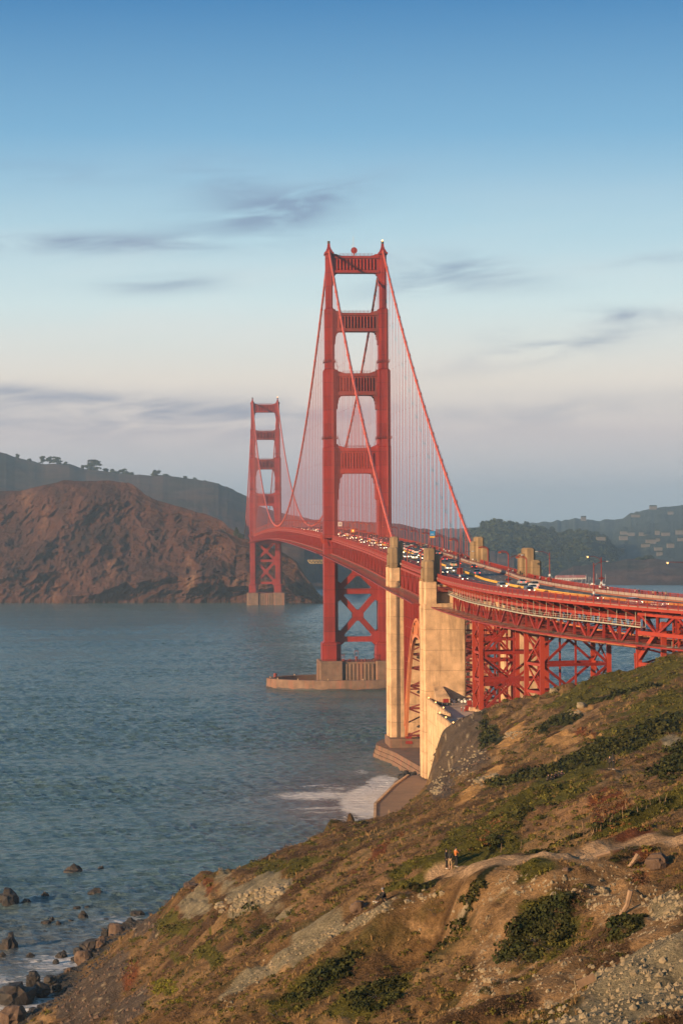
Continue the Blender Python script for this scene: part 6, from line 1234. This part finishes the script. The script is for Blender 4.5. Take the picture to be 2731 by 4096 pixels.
def person(loc, rz, pose, jac, trou, lab, grp=None, hair='short', detail=True, skirtlen=None, shoes='white', scale=1.0, extra=None):
    J = {k: np.array(v) for k, v in POSES[pose].items()}; r = empty('person', loc, lab, 'person', grp, rz); r.scale = (scale,)*3
    foot = lambda a: J[a]+np.array([0, -.17, -.03]); hand = lambda w, e: J[w]+(J[w]-J[e])/np.linalg.norm(J[w]-J[e])*.07
    V = [J['pel'], J['ch'], J['nk'], J['hd'], J['hd']+[0, 0, .09], J['hipL'], J['knL'], J['anL'], foot('anL'), J['hipR'], J['knR'], J['anR'], foot('anR'), J['shL'], J['elL'], J['wrL'], hand('wrL', 'elL'), J['shR'], J['elR'], J['wrR'], hand('wrR', 'elR'), (J['pel']+J['ch'])/2]
    E = [(0, 21), (21, 1), (1, 2), (2, 3), (3, 4), (0, 5), (5, 6), (6, 7), (7, 8), (0, 9), (9, 10), (10, 11), (11, 12), (1, 13), (13, 14), (14, 15), (15, 16), (1, 17), (17, 18), (18, 19), (19, 20)]
    R_ = [.12, .13, .052, .092, .07, .088, .055, .038, .035, .088, .055, .038, .035, .055, .042, .03, .035, .055, .042, .03, .035, .115]
    body = skin_mesh('body', V, E, R_, SKIN, r)
    if detail:                             # fingers, thumbs, nose and ears join the body mesh
        m1 = MB(); me = body.data; vv = np.empty(len(me.vertices)*3, np.float32); me.vertices.foreach_get('co', vv); m1.v = [tuple(x) for x in vv.reshape(-1, 3)]; m1.f = [tuple(p.vertices) for p in me.polygons]; m1.m = [0]*len(m1.f)
        for w, e_, s_ in (('wrL', 'elL', -1), ('wrR', 'elR', 1)):
            d = (J[w]-J[e_])/np.linalg.norm(J[w]-J[e_]); sd = np.cross(d, (0, -.6, .8)); sd /= np.linalg.norm(sd); cu = np.cross(d, sd); p = J[w]+d*.085
            for q, ln in enumerate((.066, .075, .070, .055)): b_ = p+sd*(.026-.0175*q); m1.tube([b_, b_+d*ln*.5+cu*.008, b_+d*ln*.85+cu*.03], [.009, .0085, .007], 5)
            b_ = J[w]+d*.035+sd*.035; m1.tube([b_, b_+d*.03+sd*.022, b_+d*.055+sd*.02+cu*.015], [.011, .010, .008], 5)
        h_ = J['hd']; m1.sphere(h_+[0, -.098, .0], (.014, .02, .02), 6, 4)
        for s_ in (-1, 1): m1.sphere(h_+[s_*.088, 0, 0], (.014, .02, .03), 6, 4); 
        bpy.data.objects.remove(body); body = m1.build('body', SKIN, r, True)
        m2 = MB()
        for s_ in (-1, 1): m2.sphere(h_+[s_*.033, -.088, .028], .011, 6, 4)
        m2.box(h_[0]-.022, h_[0]+.022, h_[1]-.094, h_[1]-.088, h_[2]-.052, h_[2]-.045); m2.build('eyes_and_mouth', HAIRB, body)
    V = [J['pel']-[0, 0, .04], (J['pel']+J['ch'])/2, J['ch'], J['nk']-[0, 0, .03], J['shL'], J['elL'], J['wrL'], J['shR'], J['elR'], J['wrR']]; k_ = 1.0
    skin_mesh('jacket', V, [(0, 1), (1, 2), (2, 3), (2, 4), (4, 5), (5, 6), (2, 7), (7, 8), (8, 9)], [.150, .148, .160, .075, .082, .062, .045, .082, .062, .045], CL[jac], r)
    if skirtlen: V[0] = J['pel']
    V = [J['pel'], J['hipL'], J['knL'], J['anL']+[0, 0, .04], J['hipR'], J['knR'], J['anR']+[0, 0, .04]]
    if skirtlen: V[3] = J['knL']+[0, 0, -.06]; V[6] = J['knR']+[0, 0, -.06]
    skin_mesh('trousers', V, [(0, 1), (1, 2), (2, 3), (0, 4), (4, 5), (5, 6)], [.135, .100, .072, .055, .100, .072, .055], CL[trou], r)
    for a in ('anL', 'anR'):
        m1 = MB(); f_ = J[a]; m1.sphere(f_+[0, -.08, -.025], (.048, .14, .045), 8, 5); m1.build('shoe', CL[shoes], r, True)
    h_ = J['hd']; m1 = MB(); m1.sphere(h_+[0, .022, .045], (.102, .108, .105), 10, 7)
    if hair == 'long': m1.sphere(h_+[0, .075, -.12], (.09, .05, .19), 10, 7)
    m1.build('hair' if hair != 'hood' else 'hood', HAIRB if hair != 'hood' else CL['grey'], r, True)
    if extra: extra(r, J)
    return r
def footpos(x, y):
    p = hit(x, y); return (p[0], p[1], float(H(np.array([p[0]]), np.array([p[1]]))[0])-.02)
GT = 'three people standing on the trail'; FN = PI-.35
def camera_prop(r, J):
    m1 = MB(); c_ = (J['wrL']+J['wrR'])/2+np.array([0, -.05, .05]); m1.box(c_[0]-.07, c_[0]+.07, c_[1]-.04, c_[1]+.04, c_[2]-.045, c_[2]+.045); m1.tube([c_+[0, -.04, 0], c_+[0, -.13, 0]], .035, 8)
    o = m1.build('camera', M_BLK, None); o.matrix_world = r.matrix_world if False else Matrix.Translation(r.location) @ Matrix.Rotation(r.rotation_euler.z, 4, 'Z'); tag(o, 'small black camera held up by the person with the tripod', 'camera')
person(footpos(1025, 2003), 1.2, 'stand', 'black', 'black', 'person in black with white shoes, leftmost of the three on the trail', GT, 'long')
person(footpos(1034, 1999), 2.6, 'stand', 'black', 'tan', 'person in a long black coat with bare legs, middle of the three on the trail', GT, 'long', skirtlen=True, shoes='black')
person(footpos(1047, 1992), 2.0, 'camera', 'orange', 'black', 'person in a rust orange jacket and black trousers, rightmost of the three on the trail', GT, 'short')
person(footpos(884, 2072), -1.3, 'sit', 'black', 'black', 'person in a grey hood sitting on the pale stones above the water', None, 'hood')
GC = 'two people standing with a tripod on the grassy slope'
person(footpos(1400, 1768), 2.4, 'camera', 'black', 'black', 'person with a black cap holding a camera, left of the pair with the tripod', GC, 'short', extra=camera_prop)
person(footpos(1408, 1769), 2.0, 'stand', 'black', 'black', 'long-haired person in shiny black, right of the pair with the tripod', GC, 'long')
p = footpos(1395, 1768); tr_ = empty('tripod', p, 'thin black tripod in front of the pair on the slope', 'tripod')
for a in range(3): m1 = MB(); m1.tube([(0, 0, 1.3), (.4*math.cos(a*2.1), .4*math.sin(a*2.1), 0)], [.02, .012], 5); m1.build('leg', M_BLK, tr_)
m1 = MB(); m1.box(-.06, .06, -.06, .06, 1.3, 1.42); m1.build('head', M_BLK, tr_)
GS = 'people sitting together on the slope'
for x, y, j, hr, lab in ((1256,1795,'black','short','person in black, leftmost and lying back, of the group sitting on the slope'),(1264,1793,'black','short','person in black, second from left of the group sitting on the slope'),(1273,1789,'plum','long','long-haired person in the middle of the group sitting on the slope'),(1280,1787,'black','long','dark-dressed person, second from right of the sitting group'),(1287,1785,'plum','short','person in a plum puffer jacket, rightmost of the sitting group')):
    person(footpos(x, y), 1.2, 'sit', j, 'black', lab, GS, hr)
# walkers on the bridge: a few figures built once, then copied
WPROT = {}
def walker(t, o, pose, jac, trou, lab, rz, grp='people on the bridge walkways'):
    key = (pose, jac, trou)
    if key not in WPROT: r = person((0, 0, 0), 0, pose, jac, trou, lab, grp, random.choice(['short', 'long']), detail=False, shoes='black'); WPROT[key] = r
    else:
        s_ = WPROT[key]; r = s_.copy(); COL.objects.link(r)
        for ch in s_.children: c_ = ch.copy(); COL.objects.link(c_); c_.parent = r
    r.location = off(t, o, DR+.28); r.rotation_euler = (0, 0, rz); tag(r, lab, 'person', grp)
def walk_t(u, side=1):
    best = (1e9, 0)
    for t in np.arange(0, -704, -1.0):
        q = np.array(off(t, side*11.8, DR))-CAM; uu = 1365.5+FPX*(q@XC)/(q@FW)
        if abs(uu-u) < best[0]: best = (abs(uu-u), t)
    return best[1]
CW = [('stand','black','denim'),('walk','navy','black'),('lean','grey','denim'),('stand','white','black'),('walk','tan','denim'),('stand','red','black'),('stand','green','tan'),('walk','white','denim')]
WALK = [(z4,312,'stand','green','tan','person in olive standing alone against the eastern rail, left of the lamp pair'),(z4,450,'stand','white','black','person in white, left of two between the lamp pair'),(z4,482,'stand','white','black','person in white, right of two between the lamp pair'),(z4,540,'walk','black','denim','person in black just right of the lit lamp pole'),(z4,612,'stand','white','tan','person in a white shirt with bare legs by the eastern rail'),(z4,945,'stand','white','black','person in cream at the eastern rail above the white cars'),(z4,972,'walk','black','denim','dark pair partner right of the person in cream'),(z4,1158,'stand','red','black','person in dark red near the right end of the walkway'),(z4,1180,'stand','tan','black','person in tan between the red and the black ones'),(z4,1200,'walk','black','denim','person in black right of the one in tan'),(z4,1290,'stand','black','denim','person in black, left of the last couple on the right'),(z4,1310,'stand','tan','denim','person in tan, right of the last couple on the right'),
  (zE,298,'stand','navy','denim','person in navy, left of two behind the far eastern block'),(zE,332,'walk','grey','denim','person in grey, right of two behind the far eastern block'),(zE,610,'stand','black','black','dark-dressed person at the start of the crowd between the eastern blocks'),(zE,628,'walk','black','denim','person in black in the crowd beside the lamp pole'),(zE,662,'stand','white','denim','person in white in the crowd left of the nearer eastern block'),(zE,690,'stand','navy','denim','person in navy in the crowd left of the nearer eastern block'),(zE,708,'walk','white','denim','person in pale top walking in the crowd by the eastern fence'),(zE,735,'walk','black','tan','person in black and tan in the crowd by the eastern fence'),(zE,770,'stand','tan','denim','person in tan at the left corner of the nearer eastern block'),(zE,790,'stand','black','black','person in black touching the nearer eastern block'),(zE,832,'stand','black','black','person in black standing before the nearer eastern block, left'),(zE,870,'stand','red','black','person with a red top before the nearer eastern block, right'),
  (zE,1030,'walk','black','black','person in black, first right of the nearer eastern block'),(zE,1062,'stand','white','black','person in white and black right of the nearer eastern block'),(zE,1130,'walk','black','tan','walker in black and tan, left of the dark cluster on the walkway'),(zE,1160,'walk','tan','denim','walker in tan in the dark cluster on the walkway'),(zE,1190,'stand','black','denim','person in black at the right end of the dark cluster')]
for f_, x, po, ja, trr, lab in WALK: t_ = walk_t(f_(x, 0)[0]); walker(t_, 11.9+random.uniform(-.6, .9), po, ja, trr, lab, random.uniform(0, 6.28))
for k in range(46):
    po, ja, trr = random.choice(CW); walker(-150-random.random()**.7*215, random.uniform(11.0, 12.9), po, ja, trr, 'small figure among the crowd on the eastern walkway of the side span', random.uniform(0, 6.28), 'crowd on the eastern walkway')
for u, lab, po, ja in ((1632,'person in dark clothes, left of a pair on the western walk between the pylons','walk','black'),(1640,'person with a pale bag, right of a pair on the western walk between the pylons','walk','grey'),(1669,'person in blue alone on the western walk left of the nearer pylon','stand','navy')):
    walker(walk_t(u, -1), -11.6, po, ja, 'denim', lab, 1.0)

# ---------------------------------------------------------------- haze
mb = MB(); mb.box(-9400, 9400, -10300, 8100, -11.0, 246.0); hz = mb.build('haze', [])
m = bpy.data.materials.new('haze_air'); m.use_nodes = True; t = m.node_tree; t.nodes.clear(); pv = N(t, 'ShaderNodeVolumePrincipled'); pv.inputs['Color'].default_value = (.68, .87, 1.0, 1); pv.inputs['Density'].default_value = .000092; pv.inputs['Anisotropy'].default_value = 0.35
mo = N(t, 'ShaderNodeOutputMaterial'); L(t, pv.outputs[0], mo.inputs['Volume']); m.cycles.homogeneous_volume = True if hasattr(m.cycles, 'homogeneous_volume') else None
hz.data.materials.append(m); hz['kind'] = 'stuff'; hz['label'] = 'thin blue-grey haze over the bay'
